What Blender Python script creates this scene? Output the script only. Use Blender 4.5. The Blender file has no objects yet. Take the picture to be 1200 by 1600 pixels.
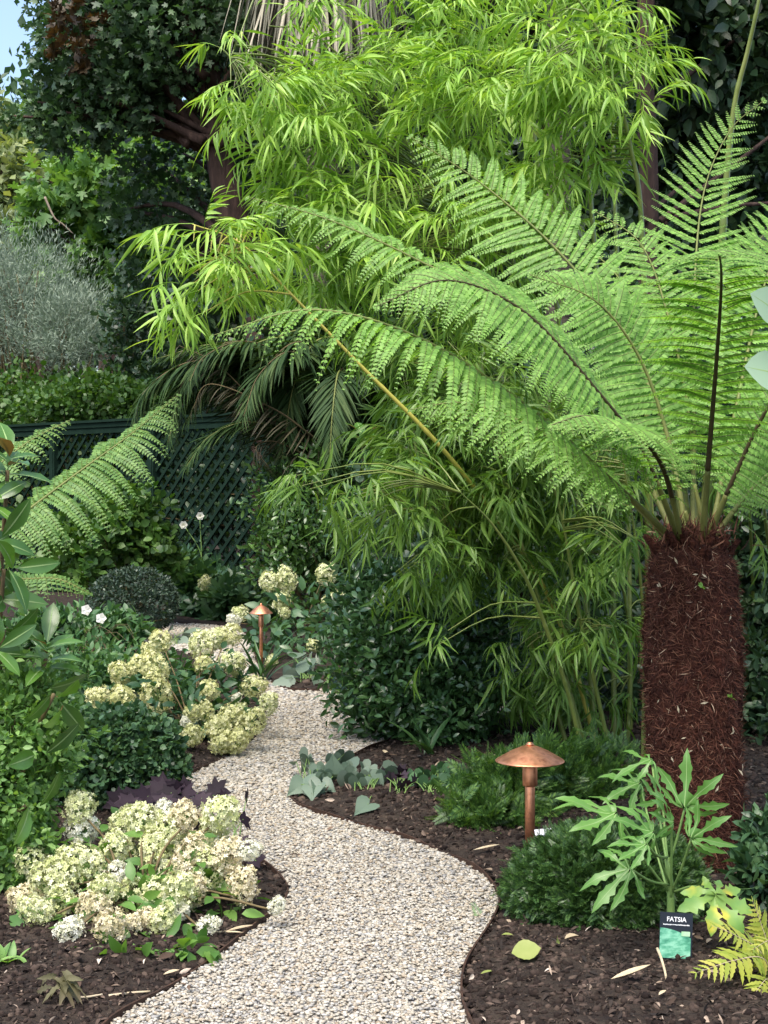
import bpy, math
import numpy as np
from mathutils import Vector, Matrix
from mathutils.geometry import tessellate_polygon

SC = bpy.context.scene
COL = SC.collection
R = math.radians
rng = np.random.default_rng(11)

# ------------------------------------------------------------------ camera, sky, sun, exposure
CAM_H, FPX, HORIZON = 1.15, 2300.0, 770.0
cam = bpy.data.cameras.new('camera')
cam_o = bpy.data.objects.new('camera', cam)
COL.objects.link(cam_o)
cam_o.location = (0, 0, CAM_H)
cam_o.rotation_euler = (R(90), 0, 0)
cam.sensor_fit = 'AUTO'
cam.sensor_width = 36
cam.lens = FPX * 36 / 1600
cam.shift_y = (HORIZON - 800) / 1600
cam.clip_start, cam.clip_end = 0.05, 2000
SC.camera = cam_o

SUN_EL, SUN_AZ = 62.0, 205.0          # azimuth: clockwise from +Y, the sun stands behind and left of the camera
world = bpy.data.worlds.new('World')
SC.world = world
world.use_nodes = True
wn = world.node_tree
bg = wn.nodes['Background']
sky = wn.nodes.new('ShaderNodeTexSky')
sky.sky_type = 'NISHITA'
sky.sun_disc = False
sky.sun_elevation = R(SUN_EL)
sky.sun_rotation = R(SUN_AZ)
sky.air_density = 1.0
sky.dust_density = 3.0
sky.ozone_density = 1.0
wn.links.new(sky.outputs[0], bg.inputs[0])
bg.inputs[1].default_value = 0.165
sun = bpy.data.lights.new('sun', 'SUN')
sun.energy = 2.3
sun.angle = R(38)
sun.color = (1.0, 0.94, 0.84)
sun_o = bpy.data.objects.new('sun', sun)
COL.objects.link(sun_o)
sd = Vector((math.sin(R(SUN_AZ)) * math.cos(R(SUN_EL)), math.cos(R(SUN_AZ)) * math.cos(R(SUN_EL)), math.sin(R(SUN_EL))))
sun_o.rotation_euler = sd.to_track_quat('Z', 'Y').to_euler()
sun_o.location = (0, 0, 30)
SC.view_settings.view_transform = 'Standard'
SC.view_settings.look = 'None'
SC.view_settings.gamma = 1
SC.view_settings.exposure = 1.1
SC.cycles.use_denoising = True
SC.cycles.max_bounces = 10
SC.cycles.diffuse_bounces = 5
SC.cycles.transmission_bounces = 6


# ------------------------------------------------------------------ layout helpers (photo pixel + distance -> metres)
def P(u, v, Y):
    return np.array([(u - 600) * Y / FPX, Y, CAM_H - (v - HORIZON) * Y / FPX])


def G(u, v):
    Y = CAM_H * FPX / (v - HORIZON)
    return np.array([(u - 600) * Y / FPX, Y, 0.0])


def unit(a):
    a = np.asarray(a, float)
    return a / np.maximum(np.linalg.norm(a, axis=-1, keepdims=True), 1e-9)


def spline(C, n):
    C = np.asarray(C, float)
    C = np.vstack([2 * C[0] - C[1], C, 2 * C[-1] - C[-2]])
    out = []
    for i in range(1, len(C) - 2):
        t = np.linspace(0, 1, 24, endpoint=False)[:, None]
        a, b, c, d = C[i - 1], C[i], C[i + 1], C[i + 2]
        out.append(.5 * (2 * b + (c - a) * t + (2 * a - 5 * b + 4 * c - d) * t ** 2 + (3 * b - a - 3 * c + d) * t ** 3))
    out.append(C[-2][None])
    p = np.vstack(out)
    s = np.concatenate([[0], np.cumsum(np.linalg.norm(np.diff(p, axis=0), axis=1))])
    q = np.linspace(0, s[-1], n)
    return np.stack([np.interp(q, s, p[:, k]) for k in range(p.shape[1])], 1)


def frames(d, nrm):
    y = unit(d)
    x = unit(np.cross(y, nrm))
    z = np.cross(x, y)
    return np.stack([x, y, z], -1)


def rdir(n):
    return unit(rng.normal(size=(n, 3)))


# ------------------------------------------------------------------ mesh builder
class MB:
    def __init__(self):
        self.v, self.f, self.n = [], [], 0

    def add(self, V, F, mat=0, smooth=True):
        V = np.asarray(V, float)
        for f in F:
            if len(f):
                self.f.append((np.asarray(f, np.int64) + self.n, mat, smooth))
        self.v.append(V)
        self.n += len(V)

    def inst(self, T, pos, rot, mat=0, smooth=True):
        if len(pos) == 0:
            return
        V, F = T
        N, m = len(pos), len(V)
        W = np.einsum('nij,vj->nvi', rot, V) + np.asarray(pos)[:, None]
        off = (np.arange(N) * m)[:, None, None]
        self.add(W.reshape(-1, 3), [(np.asarray(f)[None] + off).reshape(-1, np.asarray(f).shape[1]) for f in F if len(f)], mat, smooth)

    def mesh(self, name, mats, off=None):
        me = bpy.data.meshes.new(name)
        V = np.vstack(self.v)
        if off is not None:
            V = V - np.asarray(off)
        me.vertices.add(len(V))
        me.vertices.foreach_set('co', V.astype(np.float32).ravel())
        loops = np.concatenate([f.ravel() for f, _, _ in self.f])
        tot = np.concatenate([np.full(len(f), f.shape[1]) for f, _, _ in self.f])
        start = np.concatenate([[0], np.cumsum(tot)[:-1]])
        me.loops.add(len(loops))
        me.loops.foreach_set('vertex_index', loops.astype(np.int32))
        me.polygons.add(len(tot))
        me.polygons.foreach_set('loop_start', start.astype(np.int32))
        mi = np.concatenate([np.full(len(f), m) for f, m, _ in self.f])
        me.polygons.foreach_set('material_index', mi.astype(np.int32))
        sm = np.concatenate([np.full(len(f), s) for f, _, s in self.f])
        me.polygons.foreach_set('use_smooth', sm.astype(bool))
        for m in (mats if isinstance(mats, (list, tuple)) else [mats]):
            me.materials.append(m)
        me.update(calc_edges=True)
        return me

    def build(self, name, mats, parent=None, loc=None, label=None):
        off = OFF[parent.name] if parent is not None else (loc if loc is not None else np.zeros(3))
        o = bpy.data.objects.new(name, self.mesh(name, mats, off))
        COL.objects.link(o)
        if parent is not None:
            o.parent = parent
        else:
            o.location = off
        OFF[o.name] = np.asarray(off, float)
        if label:
            o['label'] = label
        return o


OFF = {}


def thing(name, label, cat, loc, group=None):
    o = bpy.data.objects.new(name, None)
    o.empty_display_size = 0.1
    COL.objects.link(o)
    o.location = loc
    OFF[o.name] = np.asarray(loc, float)
    o['label'], o['category'] = label, cat
    if group:
        o['group'] = group
    return o


def tag(o, label, cat, group=None):
    o['label'], o['category'] = label, cat
    if group:
        o['group'] = group
    return o


def place(me, name, parent, pos, eul, sc):
    o = bpy.data.objects.new(name, me)
    COL.objects.link(o)
    o.parent = parent
    o.location = np.asarray(pos) - OFF[parent.name]
    o.rotation_euler = eul
    o.scale = (sc, sc, sc)
    return o


# ------------------------------------------------------------------ shape templates
def tube(pts, rad, sides=6, cap=True):
    pts = np.asarray(pts, float)
    n = len(pts)
    rad = np.broadcast_to(np.asarray(rad, float), (n,))
    t = unit(np.gradient(pts, axis=0))
    ref = np.where(np.abs(t[:, 2:3]) > .9, np.array([[1., 0, 0]]), np.array([[0, 0, 1.]]))
    ref = np.broadcast_to(ref[n // 2], t.shape)
    x = unit(np.cross(t, ref))
    y = np.cross(t, x)
    a = np.linspace(0, 2 * np.pi, sides, endpoint=False)
    V = pts[:, None] + rad[:, None, None] * (np.cos(a)[None, :, None] * x[:, None] + np.sin(a)[None, :, None] * y[:, None])
    V = V.reshape(-1, 3)
    i = np.arange(n - 1)[:, None] * sides
    j = np.arange(sides)[None]
    k = (j + 1) % sides
    F = np.stack([i + j, i + k, i + sides + k, i + sides + j], -1).reshape(-1, 4)
    fs = [F]
    if cap:
        fs.append(np.arange(sides)[::-1][None])
        fs.append((np.arange(sides) + (n - 1) * sides)[None])
    return V, fs


def lathe(prof, seg=32):
    prof = np.asarray(prof, float)
    a = np.linspace(0, 2 * np.pi, seg, endpoint=False)
    V = np.stack([prof[:, :1] * np.cos(a), prof[:, :1] * np.sin(a), np.broadcast_to(prof[:, 1:2], (len(prof), seg))], -1).reshape(-1, 3)
    i = np.arange(len(prof) - 1)[:, None] * seg
    j = np.arange(seg)[None]
    k = (j + 1) % seg
    F = np.stack([i + j, i + k, i + seg + k, i + seg + j], -1).reshape(-1, 4)
    return V, [F, np.arange(seg)[::-1][None], (np.arange(seg) + (len(prof) - 1) * seg)[None]]


def box(c, s, rot=None):
    V = np.array([[x, y, z] for x in (-.5, .5) for y in (-.5, .5) for z in (-.5, .5)]) * np.asarray(s)
    if rot is not None:
        V = V @ np.asarray(rot).T
    F = [[0, 1, 3, 2], [4, 6, 7, 5], [0, 4, 5, 1], [2, 3, 7, 6], [0, 2, 6, 4], [1, 5, 7, 3]]
    return V + np.asarray(c), [np.array(F)]


def leaf(w=.35, segs=3, fold=.15, droop=.2, wide=.45, tipc=0.0, wave=0.0, jag=0.0):
    """unit-long leaf along +Y, upper face +Z"""
    a = math.log(.5) / math.log(wide)
    t = np.linspace(0, 1, segs + 1)
    V, tri, quad = [[0, 0, 0]], [], []
    for k, s in enumerate(t[1:-1]):
        hw = .5 * w * math.sin(math.pi * s ** a) ** .85
        hw *= 1 - jag * (k % 2)
        z = -droop * s * s
        c = tipc * s * s
        wv = wave * (1 if k % 2 else -1)
        V += [[-hw + c, s, z + fold * hw + wv], [c, s, z], [hw + c, s, z + fold * hw - wv]]
    V.append([tipc, 1, -droop])
    tri += [[0, 2, 1], [0, 3, 2]]
    for k in range(segs - 2):
        b = 1 + 3 * k
        quad += [[b, b + 1, b + 4, b + 3], [b + 1, b + 2, b + 5, b + 4]]
    b = 1 + 3 * (segs - 2)
    e = len(V) - 1
    tri += [[b, b + 1, e], [b + 1, b + 2, e]]
    return np.array(V, float), [np.array(tri), np.array(quad).reshape(-1, 4)]


def fan(outline, centre=(0, .4), cup=.2, droop=.15):
    o = np.asarray(outline, float)
    V = np.vstack([[centre[0], centre[1], 0], np.c_[o, np.zeros(len(o))]])
    V[:, 2] = cup * np.abs(V[:, 0]) - droop * V[:, 1] ** 2
    n = len(o)
    i = np.arange(n)
    return V, [np.stack([np.zeros(n, int), 1 + i, 1 + (i + 1) % n], 1)]


def heart(w=.95):
    a = np.linspace(0, 2 * np.pi, 18, endpoint=False)
    x = np.sin(a) ** 3
    y = (13 * np.cos(a) - 5 * np.cos(2 * a) - 2 * np.cos(3 * a) - np.cos(4 * a)) / 16
    o = np.c_[x * w * .5, (.6 - y) / 1.6]
    V, F = fan(o, (0, .3), .25, .25)
    return V, F


def maple(lobes=5, depth=.45, spread=115, power=1.0):
    """palmate leaf outline as a fan, stalk at the origin"""
    pts = [(0, 0)]
    th = np.linspace(-spread, spread, lobes)
    for k, a in enumerate(th):
        L = 1 - .35 * (abs(a) / spread) ** 1.3
        step = th[1] - th[0]
        for da, rr in ((-.30, .72), (0, 1.0), (.30, .72)):
            aa = R(a + da * step)
            pts.append((math.sin(aa) * L * rr * .75, .3 + math.cos(aa) * L * rr * .7))
        if k < lobes - 1:
            aa = R(a + .5 * step)
            pts.append((math.sin(aa) * L * depth * .75, .3 + math.cos(aa) * L * depth * .7))
    return fan(pts[::-1], (0, .35), .18, .2)


def fingers(n=7, spread=105, web=.3, w=.22, seed=0, vein=False):
    """deeply cut palmate leaf: every finger a folded blade, webbed near the stalk"""
    r = np.random.default_rng(seed)
    V, F3, F4 = [], [], []
    th = np.linspace(-spread, spread, n)
    base = []
    for k, a in enumerate(th):
        L = (1 - .45 * (abs(a) / spread) ** 1.4) * r.uniform(.9, 1.08)
        d = np.array([math.sin(R(a)), math.cos(R(a))])
        q = np.array([d[1], -d[0]])
        bend, dr = r.uniform(-.28, .28), r.uniform(.15, .6)
        prof = [(0, .0), (.16, .34), (.30, .40), (.42, .55), (.52, .95), (.60, .78), (.70, 1.05), (.78, .70), (.88, .55), (1, 0)]
        b0 = len(V)
        for t, ww in prof:
            hw = .5 * w * ww * L + (.02 if t == 0 else 0)
            c = d * t * L + q * bend * t * t * L
            z = -dr * t * t * L + .05 * math.sin(t * 6 + k)
            jag = 1 + (.25 if t in (.52, .70) else -.12)
            V.append([*(c - q * hw * jag), z + .25 * hw])
            V.append([*c, z])
            V.append([*(c + q * hw), z + .25 * hw])
        for s in range(len(prof) - 1):
            i = b0 + 3 * s
            F4 += [[i, i + 1, i + 4, i + 3], [i + 1, i + 2, i + 5, i + 4]]
        base.append(b0)
    for k in range(n - 1):                       # the web between neighbouring fingers
        A, B = base[k], base[k + 1]
        for s in range(2):
            F4.append([A + 3 * s + 2, B + 3 * s, B + 3 * s + 3, A + 3 * s + 5])
    if vein:
        V2, F2 = [], []
        for b0 in base:
            m = [np.array(V[b0 + 3 * s + 1]) for s in range(len(prof))]
            for s, c in enumerate(m):
                q = np.array(V[b0 + 3 * s + 2]) - np.array(V[b0 + 3 * s])
                q = q / (np.linalg.norm(q) + 1e-6) * (.006 * (1 - s / len(prof)) + .0015)
                V2 += [c - q + [0, 0, .004], c + q + [0, 0, .004]]
                if s:
                    e = len(V2)
                    F2.append([e - 4, e - 3, e - 1, e - 2])
        return np.array(V2), [np.array(F2)]
    return np.array(V), [np.array(F4)]


# ------------------------------------------------------------------ materials
def nodes(name):
    m = bpy.data.materials.new(name)
    m.use_nodes = True
    t = m.node_tree
    return m, t, t.nodes, t.links, t.nodes['Principled BSDF']


def ramp(n, stops, mode='LINEAR'):
    r = n.new('ShaderNodeValToRGB')
    cr = r.color_ramp
    cr.interpolation = mode
    while len(cr.elements) < len(stops):
        cr.elements.new(.5)
    for e, (p, c) in zip(cr.elements, stops):
        e.position = p
        e.color = (*c, 1)
    return r


def leaf_mat(name, stops, rough=.45, trans=.3, tcol=None, spec=.5, back=None, patch=.35, nscale=3.5):
    """leaf: colour varies from leaf to leaf and slowly through the plant; light passes through the blade"""
    m, t, n, l, b = nodes(name)
    geo = n.new('ShaderNodeNewGeometry')
    tc = n.new('ShaderNodeTexCoord')
    nz = n.new('ShaderNodeTexNoise')
    nz.inputs['Scale'].default_value = nscale
    l.new(tc.outputs['Object'], nz.inputs['Vector'])
    mx = n.new('ShaderNodeMix')
    mx.inputs[0].default_value = patch
    l.new(geo.outputs['Random Per Island'], mx.inputs[2])
    l.new(nz.outputs['Fac'], mx.inputs[3])
    rp = ramp(n, stops)
    l.new(mx.outputs[0], rp.inputs[0])
    col = rp.outputs[0]
    if back:
        bm = n.new('ShaderNodeMix')
        bm.data_type = 'RGBA'
        l.new(geo.outputs['Backfacing'], bm.inputs[0])
        l.new(col, bm.inputs[6])
        bm.inputs[7].default_value = (*back, 1)
        col = bm.outputs[2]
    l.new(col, b.inputs['Base Color'])
    b.inputs['Roughness'].default_value = rough
    b.inputs['Specular IOR Level'].default_value = spec
    tr = n.new('ShaderNodeBsdfTranslucent')
    hs = n.new('ShaderNodeMix')
    hs.data_type = 'RGBA'
    hs.blend_type = 'MULTIPLY'
    hs.inputs[0].default_value = 1
    l.new(col, hs.inputs[6])
    hs.inputs[7].default_value = (*(tcol or (1.5, 1.5, .5)), 1)
    l.new(hs.outputs[2], tr.inputs['Color'])
    sh = n.new('ShaderNodeMixShader')
    sh.inputs[0].default_value = trans
    l.new(b.outputs[0], sh.inputs[1])
    l.new(tr.outputs[0], sh.inputs[2])
    l.new(sh.outputs[0], n['Material Output'].inputs['Surface'])
    return m


def noise_mat(name, stops, scale=8, rough=.8, bump=.0, bscale=None, spec=.3, metal=0, detail=6, stretch=None):
    m, t, n, l, b = nodes(name)
    tc = n.new('ShaderNodeTexCoord')
    src = tc.outputs['Object']
    if stretch:
        mp = n.new('ShaderNodeMapping')
        mp.inputs['Scale'].default_value = stretch
        l.new(src, mp.inputs['Vector'])
        src = mp.outputs[0]
    nz = n.new('ShaderNodeTexNoise')
    nz.inputs['Scale'].default_value = scale
    nz.inputs['Detail'].default_value = detail
    nz.inputs['Roughness'].default_value = .65
    l.new(src, nz.inputs['Vector'])
    rp = ramp(n, stops)
    l.new(nz.outputs['Fac'], rp.inputs[0])
    l.new(rp.outputs[0], b.inputs['Base Color'])
    b.inputs['Roughness'].default_value = rough
    b.inputs['Metallic'].default_value = metal
    b.inputs['Specular IOR Level'].default_value = spec
    if bump:
        n2 = n.new('ShaderNodeTexNoise')
        n2.inputs['Scale'].default_value = bscale or scale * 3
        n2.inputs['Detail'].default_value = 8
        l.new(src, n2.inputs['Vector'])
        bp = n.new('ShaderNodeBump')
        bp.inputs['Strength'].default_value = bump
        bp.inputs['Distance'].default_value = .02
        l.new(n2.outputs['Fac'], bp.inputs['Height'])
        l.new(bp.outputs[0], b.inputs['Normal'])
    return m


def island_mat(name, stops, rough=.8, spec=.3, mode='LINEAR'):
    m, t, n, l, b = nodes(name)
    geo = n.new('ShaderNodeNewGeometry')
    rp = ramp(n, stops, mode)
    l.new(geo.outputs['Random Per Island'], rp.inputs[0])
    tc = n.new('ShaderNodeTexCoord')
    nz = n.new('ShaderNodeTexNoise')
    nz.inputs['Scale'].default_value = 120
    l.new(tc.outputs['Object'], nz.inputs['Vector'])
    mx = n.new('ShaderNodeMix')
    mx.data_type = 'RGBA'
    mx.blend_type = 'OVERLAY'
    mx.inputs[0].default_value = .35
    l.new(rp.outputs[0], mx.inputs[6])
    l.new(nz.outputs['Fac'], mx.inputs[7])
    l.new(mx.outputs[2], b.inputs['Base Color'])
    b.inputs['Roughness'].default_value = rough
    b.inputs['Specular IOR Level'].default_value = spec
    return m


M = {}
M['soil'] = noise_mat('soil', [(.3, (0.012, 0.008, 0.007)), (.55, (0.034, 0.025, 0.019)), (.75, (0.073, 0.053, 0.039))], 14, .95, .9, 60, .2)
M['chips'] = island_mat('mulch_chips', [(0, (0.017, 0.013, 0.011)), (.5, (0.042, 0.030, 0.023)), (.82, (0.091, 0.063, 0.049)), (.93, (0.183, 0.133, 0.098)), (.98, (0.364, 0.281, 0.213)), (1, (0.561, 0.488, 0.408))], .9)
M['clod'] = island_mat('soil_clods', [(0, (0.012, 0.008, 0.007)), (.5, (0.027, 0.019, 0.015)), (.85, (0.054, 0.038, 0.031)), (1, (0.098, 0.071, 0.054))], .95, .15)
M['litter'] = island_mat('dry_litter', [(0, (.03, .02, .014)), (.4, (.08, .05, .035)), (.75, (.16, .11, .075)), (1, (.34, .27, .19))], .9)
M['gravel_bed'] = noise_mat('gravel_bed', [(.3, (0.189, 0.166, 0.142)), (.5, (0.351, 0.317, 0.271)), (.7, (0.459, 0.442, 0.399))], 60, .9, .6, 120, .2)
M['pebble'] = island_mat('pebble', [(0, (0.357, 0.316, 0.250)), (.18, (0.411, 0.376, 0.310)), (.34, (0.323, 0.271, 0.199)), (.44, (0.438, 0.410, 0.354)), (.60, (0.248, 0.240, 0.225)), (.72, (0.370, 0.333, 0.265)), (.84, (0.303, 0.291, 0.265)), (.92, (0.465, 0.443, 0.392)), (.97, (0.276, 0.223, 0.164))], .75, .3, 'CONSTANT')
M['edging'] = noise_mat('rusted_steel', [(.3, (.025, .014, .010)), (.6, (.055, .028, .017)), (.8, (.10, .05, .03))], 30, .8, .3, 80)
M['fern'] = leaf_mat('fern_green', [(.2, (0.142, 0.282, 0.056)), (.55, (0.202, 0.388, 0.078)), (.85, (0.285, 0.501, 0.110))], .5, .45, (1.3, 1.35, .55), .4)
M['fern_cool'] = leaf_mat('fern_grey_green', [(.2, (0.098, 0.202, 0.050)), (.6, (0.149, 0.280, 0.070)), (.85, (0.207, 0.347, 0.090))], .5, .35, (1.25, 1.35, .6), .4)
M['golden_fern'] = leaf_mat('golden_fern', [(.2, (.22, .30, .04)), (.55, (.36, .40, .06)), (.85, (.48, .44, .10))], .5, .35, (1.2, 1.2, .5), .4)
M['rachis_dark'] = noise_mat('rachis_dark', [(.3, (.035, .028, .012)), (.7, (.075, .055, .022))], 40, .6)
M['rachis_green'] = noise_mat('rachis_green', [(.3, (0.104, 0.136, 0.032)), (.7, (0.182, 0.200, 0.056))], 20, .55)
M['midrib'] = noise_mat('fern_midrib', [(.3, (.09, .14, .03)), (.7, (.15, .2, .05))], 20, .55)
M['stipe'] = noise_mat('stipe', [(.3, (0.075, 0.085, 0.020)), (.6, (0.150, 0.162, 0.040)), (.8, (0.090, 0.048, 0.016))], 16, .6, stretch=(1, 1, .3))
M['trunk_core'] = noise_mat('fibrous_trunk', [(.3, (0.016, 0.007, 0.006)), (.55, (0.061, 0.021, 0.014)), (.75, (0.122, 0.043, 0.025))], 40, .95, 1.0, 90, .1)
M['fibre'] = island_mat('trunk_fibre', [(0, (0.032, 0.013, 0.010)), (.4, (0.075, 0.028, 0.018)), (.8, (0.133, 0.050, 0.031)), (.97, (0.231, 0.109, 0.064)), (1, (0.532, 0.381, 0.252))], .9, .2)
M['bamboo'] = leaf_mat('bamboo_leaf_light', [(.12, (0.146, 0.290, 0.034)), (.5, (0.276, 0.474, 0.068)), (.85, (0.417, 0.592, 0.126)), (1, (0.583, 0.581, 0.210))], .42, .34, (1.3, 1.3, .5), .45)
M['bamboo_shaded'] = leaf_mat('bamboo_leaf_shaded', [(.12, (0.069, 0.156, 0.023)), (.5, (0.129, 0.248, 0.041)), (.85, (0.202, 0.331, 0.063)), (1, (0.414, 0.386, 0.144))], .42, .38, (1.3, 1.3, .5), .45)  # same bamboo leaf, its colour darkened for the shade low in the thicket
M['culm'] = noise_mat('bamboo_culm', [(.3, (.09, .14, .03)), (.55, (.16, .20, .045)), (.8, (.24, .25, .075))], 6, .4, spec=.5)
M['culm_yellow'] = noise_mat('bamboo_culm_yellow', [(.3, (.36, .34, .06)), (.7, (.48, .42, .09))], 6, .4, spec=.5)
M['twig'] = noise_mat('twig', [(.3, (.08, .06, .03)), (.7, (.17, .13, .06))], 20, .8)
M['bark'] = noise_mat('bark', [(.3, (0.030, 0.019, 0.015)), (.55, (0.075, 0.045, 0.035)), (.75, (0.135, 0.087, 0.065))], 10, .95, .8, 40, stretch=(1, 1, .25))
M['palm_bark'] = noise_mat('palm_bark', [(.35, (0.041, 0.032, 0.023)), (.55, (0.090, 0.077, 0.054)), (.7, (0.135, 0.117, 0.090))], 9, .95, .8, 30, stretch=(.4, .4, 2.5))
M['dark_tree'] = leaf_mat('dark_tree_leaf', [(.15, (0.033, 0.069, 0.031)), (.5, (0.055, 0.110, 0.046)), (.85, (0.094, 0.168, 0.064))], .5, .22, (1.2, 1.5, .6))
M['copper_leaf'] = leaf_mat('copper_leaf', [(.2, (0.036, 0.022, 0.011)), (.8, (0.072, 0.048, 0.016))], .5, .25, (1.3, 1.0, .5))
M['mid_tree'] = leaf_mat('mid_tree_leaf', [(.15, (0.074, 0.166, 0.044)), (.5, (0.127, 0.256, 0.067)), (.85, (0.210, 0.360, 0.090))], .5, .3)
M['blue_tree'] = leaf_mat('blue_green_leaf', [(.15, (0.072, 0.144, 0.066)), (.5, (0.120, 0.210, 0.096)), (.85, (0.192, 0.300, 0.120))], .5, .3)
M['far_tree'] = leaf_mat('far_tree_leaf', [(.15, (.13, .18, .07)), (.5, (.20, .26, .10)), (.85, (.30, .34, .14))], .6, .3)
M['silver'] = leaf_mat('silver_leaf', [(.15, (0.129, 0.186, 0.138)), (.5, (0.219, 0.286, 0.214)), (.85, (0.348, 0.429, 0.315))], .6, .2, (1, 1.1, .9))
M['ivy'] = leaf_mat('ivy_leaf', [(.15, (0.032, 0.088, 0.014)), (.5, (0.056, 0.132, 0.024)), (.85, (0.104, 0.192, 0.040))], .45, .3)
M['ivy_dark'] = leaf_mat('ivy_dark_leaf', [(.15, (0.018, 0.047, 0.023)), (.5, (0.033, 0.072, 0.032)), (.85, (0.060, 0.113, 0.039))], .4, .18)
M['laurel'] = leaf_mat('laurel_leaf', [(.15, (0.030, 0.078, 0.019)), (.5, (0.054, 0.126, 0.029)), (.85, (0.096, 0.186, 0.042))], .32, .2, spec=.6)
M['camellia'] = leaf_mat('glossy_dark_leaf', [(.15, (0.022, 0.061, 0.022)), (.5, (0.038, 0.095, 0.030)), (.85, (0.074, 0.155, 0.047))], .3, .15, spec=.6)
M['box'] = leaf_mat('box_leaf', [(.15, (0.026, 0.070, 0.031)), (.5, (0.048, 0.108, 0.046)), (.85, (0.090, 0.168, 0.066))], .38, .2, spec=.5)
M['boxfar'] = leaf_mat('grey_box_leaf', [(.15, (.022, .045, .030)), (.5, (.036, .065, .042)), (.85, (.07, .11, .07))], .45, .2)
M['yew'] = leaf_mat('yew_leaf', [(.15, (.018, .050, .014)), (.5, (.035, .088, .022)), (.8, (.085, .165, .038)), (1, (.12, .21, .05))], .42, .2)
M['yew_tip'] = leaf_mat('yew_tip_leaf', [(.15, (.028, .075, .018)), (.5, (.055, .125, .028)), (.8, (.13, .24, .05)), (1, (.2, .33, .07))], .42, .3)
M['magnolia'] = leaf_mat('magnolia_leaf', [(.15, (.035, .095, .018)), (.5, (.06, .15, .026)), (.8, (.11, .24, .035)), (1, (.24, .42, .06))], .28, .2, spec=.6, back=(.16, .085, .035))
M['lightshrub'] = leaf_mat('light_shrub_leaf', [(.15, (0.092, 0.202, 0.049)), (.5, (0.154, 0.296, 0.078)), (.85, (0.252, 0.417, 0.120))], .45, .33)
M['perennial'] = leaf_mat('perennial_leaf', [(.15, (0.039, 0.105, 0.039)), (.5, (0.066, 0.154, 0.055)), (.85, (0.121, 0.231, 0.077))], .45, .28)
M['bluegreen'] = leaf_mat('deep_blue_green_leaf', [(.15, (.03, .08, .035)), (.5, (.05, .115, .05)), (.85, (.08, .165, .06))], .42, .25)
M['brunnera'] = leaf_mat('silver_heart_leaf', [(.2, (0.094, 0.145, 0.101)), (.6, (0.145, 0.202, 0.145)), (.9, (0.209, 0.260, 0.202))], .5, .2, (1, 1.1, .8))
M['heuchera'] = leaf_mat('purple_leaf', [(.2, (0.015, 0.010, 0.015)), (.6, (0.031, 0.020, 0.029)), (.9, (0.056, 0.039, 0.050))], .65, .12, (1.2, .8, .9), .15)
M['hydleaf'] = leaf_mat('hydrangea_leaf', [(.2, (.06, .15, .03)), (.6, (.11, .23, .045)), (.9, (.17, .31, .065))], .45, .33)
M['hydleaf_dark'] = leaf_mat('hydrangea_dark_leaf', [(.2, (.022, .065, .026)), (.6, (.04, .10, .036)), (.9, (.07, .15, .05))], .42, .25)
M['fatsia'] = leaf_mat('fatsia_leaf', [(.2, (0.072, 0.189, 0.036)), (.5, (0.106, 0.243, 0.048)), (.8, (0.162, 0.324, 0.072))], .4, .32, patch=.8)
M['fatsia_yellow'] = leaf_mat('fatsia_yellowing', [(.35, (.14, .30, .07)), (.55, (.22, .36, .07)), (.68, (.55, .50, .06))], .45, .3, patch=1.0, nscale=16)
M['strap'] = leaf_mat('strap_leaf', [(.2, (.02, .06, .02)), (.6, (.04, .10, .03)), (.9, (.08, .16, .05))], .38, .2)
M['palmleaf'] = leaf_mat('date_palm_leaf', [(.2, (.020, .048, .014)), (.6, (.036, .076, .021)), (.9, (.075, .115, .034))], .62, .18, spec=.2)
M['palmdead'] = leaf_mat('dying_palm_leaf', [(.2, (0.035, 0.035, 0.015)), (.8, (0.077, 0.066, 0.032))], .6, .12)
M['dry'] = island_mat('dry_leaf', [(0, (.22, .16, .09)), (.5, (.34, .27, .17)), (1, (.46, .40, .29))], .85)
M['skirt'] = island_mat('dead_palm_leaf', [(0, (.18, .17, .12)), (.5, (.30, .28, .20)), (1, (.42, .38, .28))], .85)
M['vein'] = noise_mat('leaf_vein', [(.3, (0.188, 0.300, 0.105)), (.7, (0.247, 0.360, 0.135))], 20, .5)
M['green_stem'] = noise_mat('green_stem', [(.3, (.10, .20, .05)), (.7, (.20, .30, .09))], 20, .55)
M['white_petal'] = leaf_mat('white_petal', [(.2, (.70, .70, .60)), (.8, (.82, .82, .76))], .6, .3, (1, 1, .95), .3)
M['h_white'] = leaf_mat('floret_white', [(.15, (0.614, 0.614, 0.428)), (.5, (0.725, 0.716, 0.577)), (.9, (0.781, 0.772, 0.707))], .6, .14, (1, 1, .85), .3)
M['h_lime'] = leaf_mat('floret_lime', [(.15, (0.428, 0.484, 0.176)), (.5, (0.632, 0.651, 0.352)), (.9, (0.763, 0.753, 0.563))], .6, .14, (1, 1, .75), .3)
M['h_peach'] = leaf_mat('floret_peach', [(.15, (0.502, 0.455, 0.241)), (.5, (0.670, 0.592, 0.387)), (.9, (0.744, 0.682, 0.533))], .6, .14, (1, .95, .75), .3)
M['h_gold'] = leaf_mat('floret_gold', [(.15, (.44, .46, .17)), (.5, (.62, .62, .31)), (.9, (.76, .74, .48))], .6, .14, (1, 1, .7), .3)
M['paleleaf'] = leaf_mat('pale_round_leaf', [(.2, (0.245, 0.375, 0.238)), (.8, (0.315, 0.450, 0.302))], .5, .3, (1, 1.1, .8))
M['yellowleaf'] = leaf_mat('fallen_yellow_leaf', [(.2, (0.214, 0.266, 0.060)), (.8, (0.281, 0.318, 0.095))], .6, .2, patch=1, nscale=30)
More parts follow.
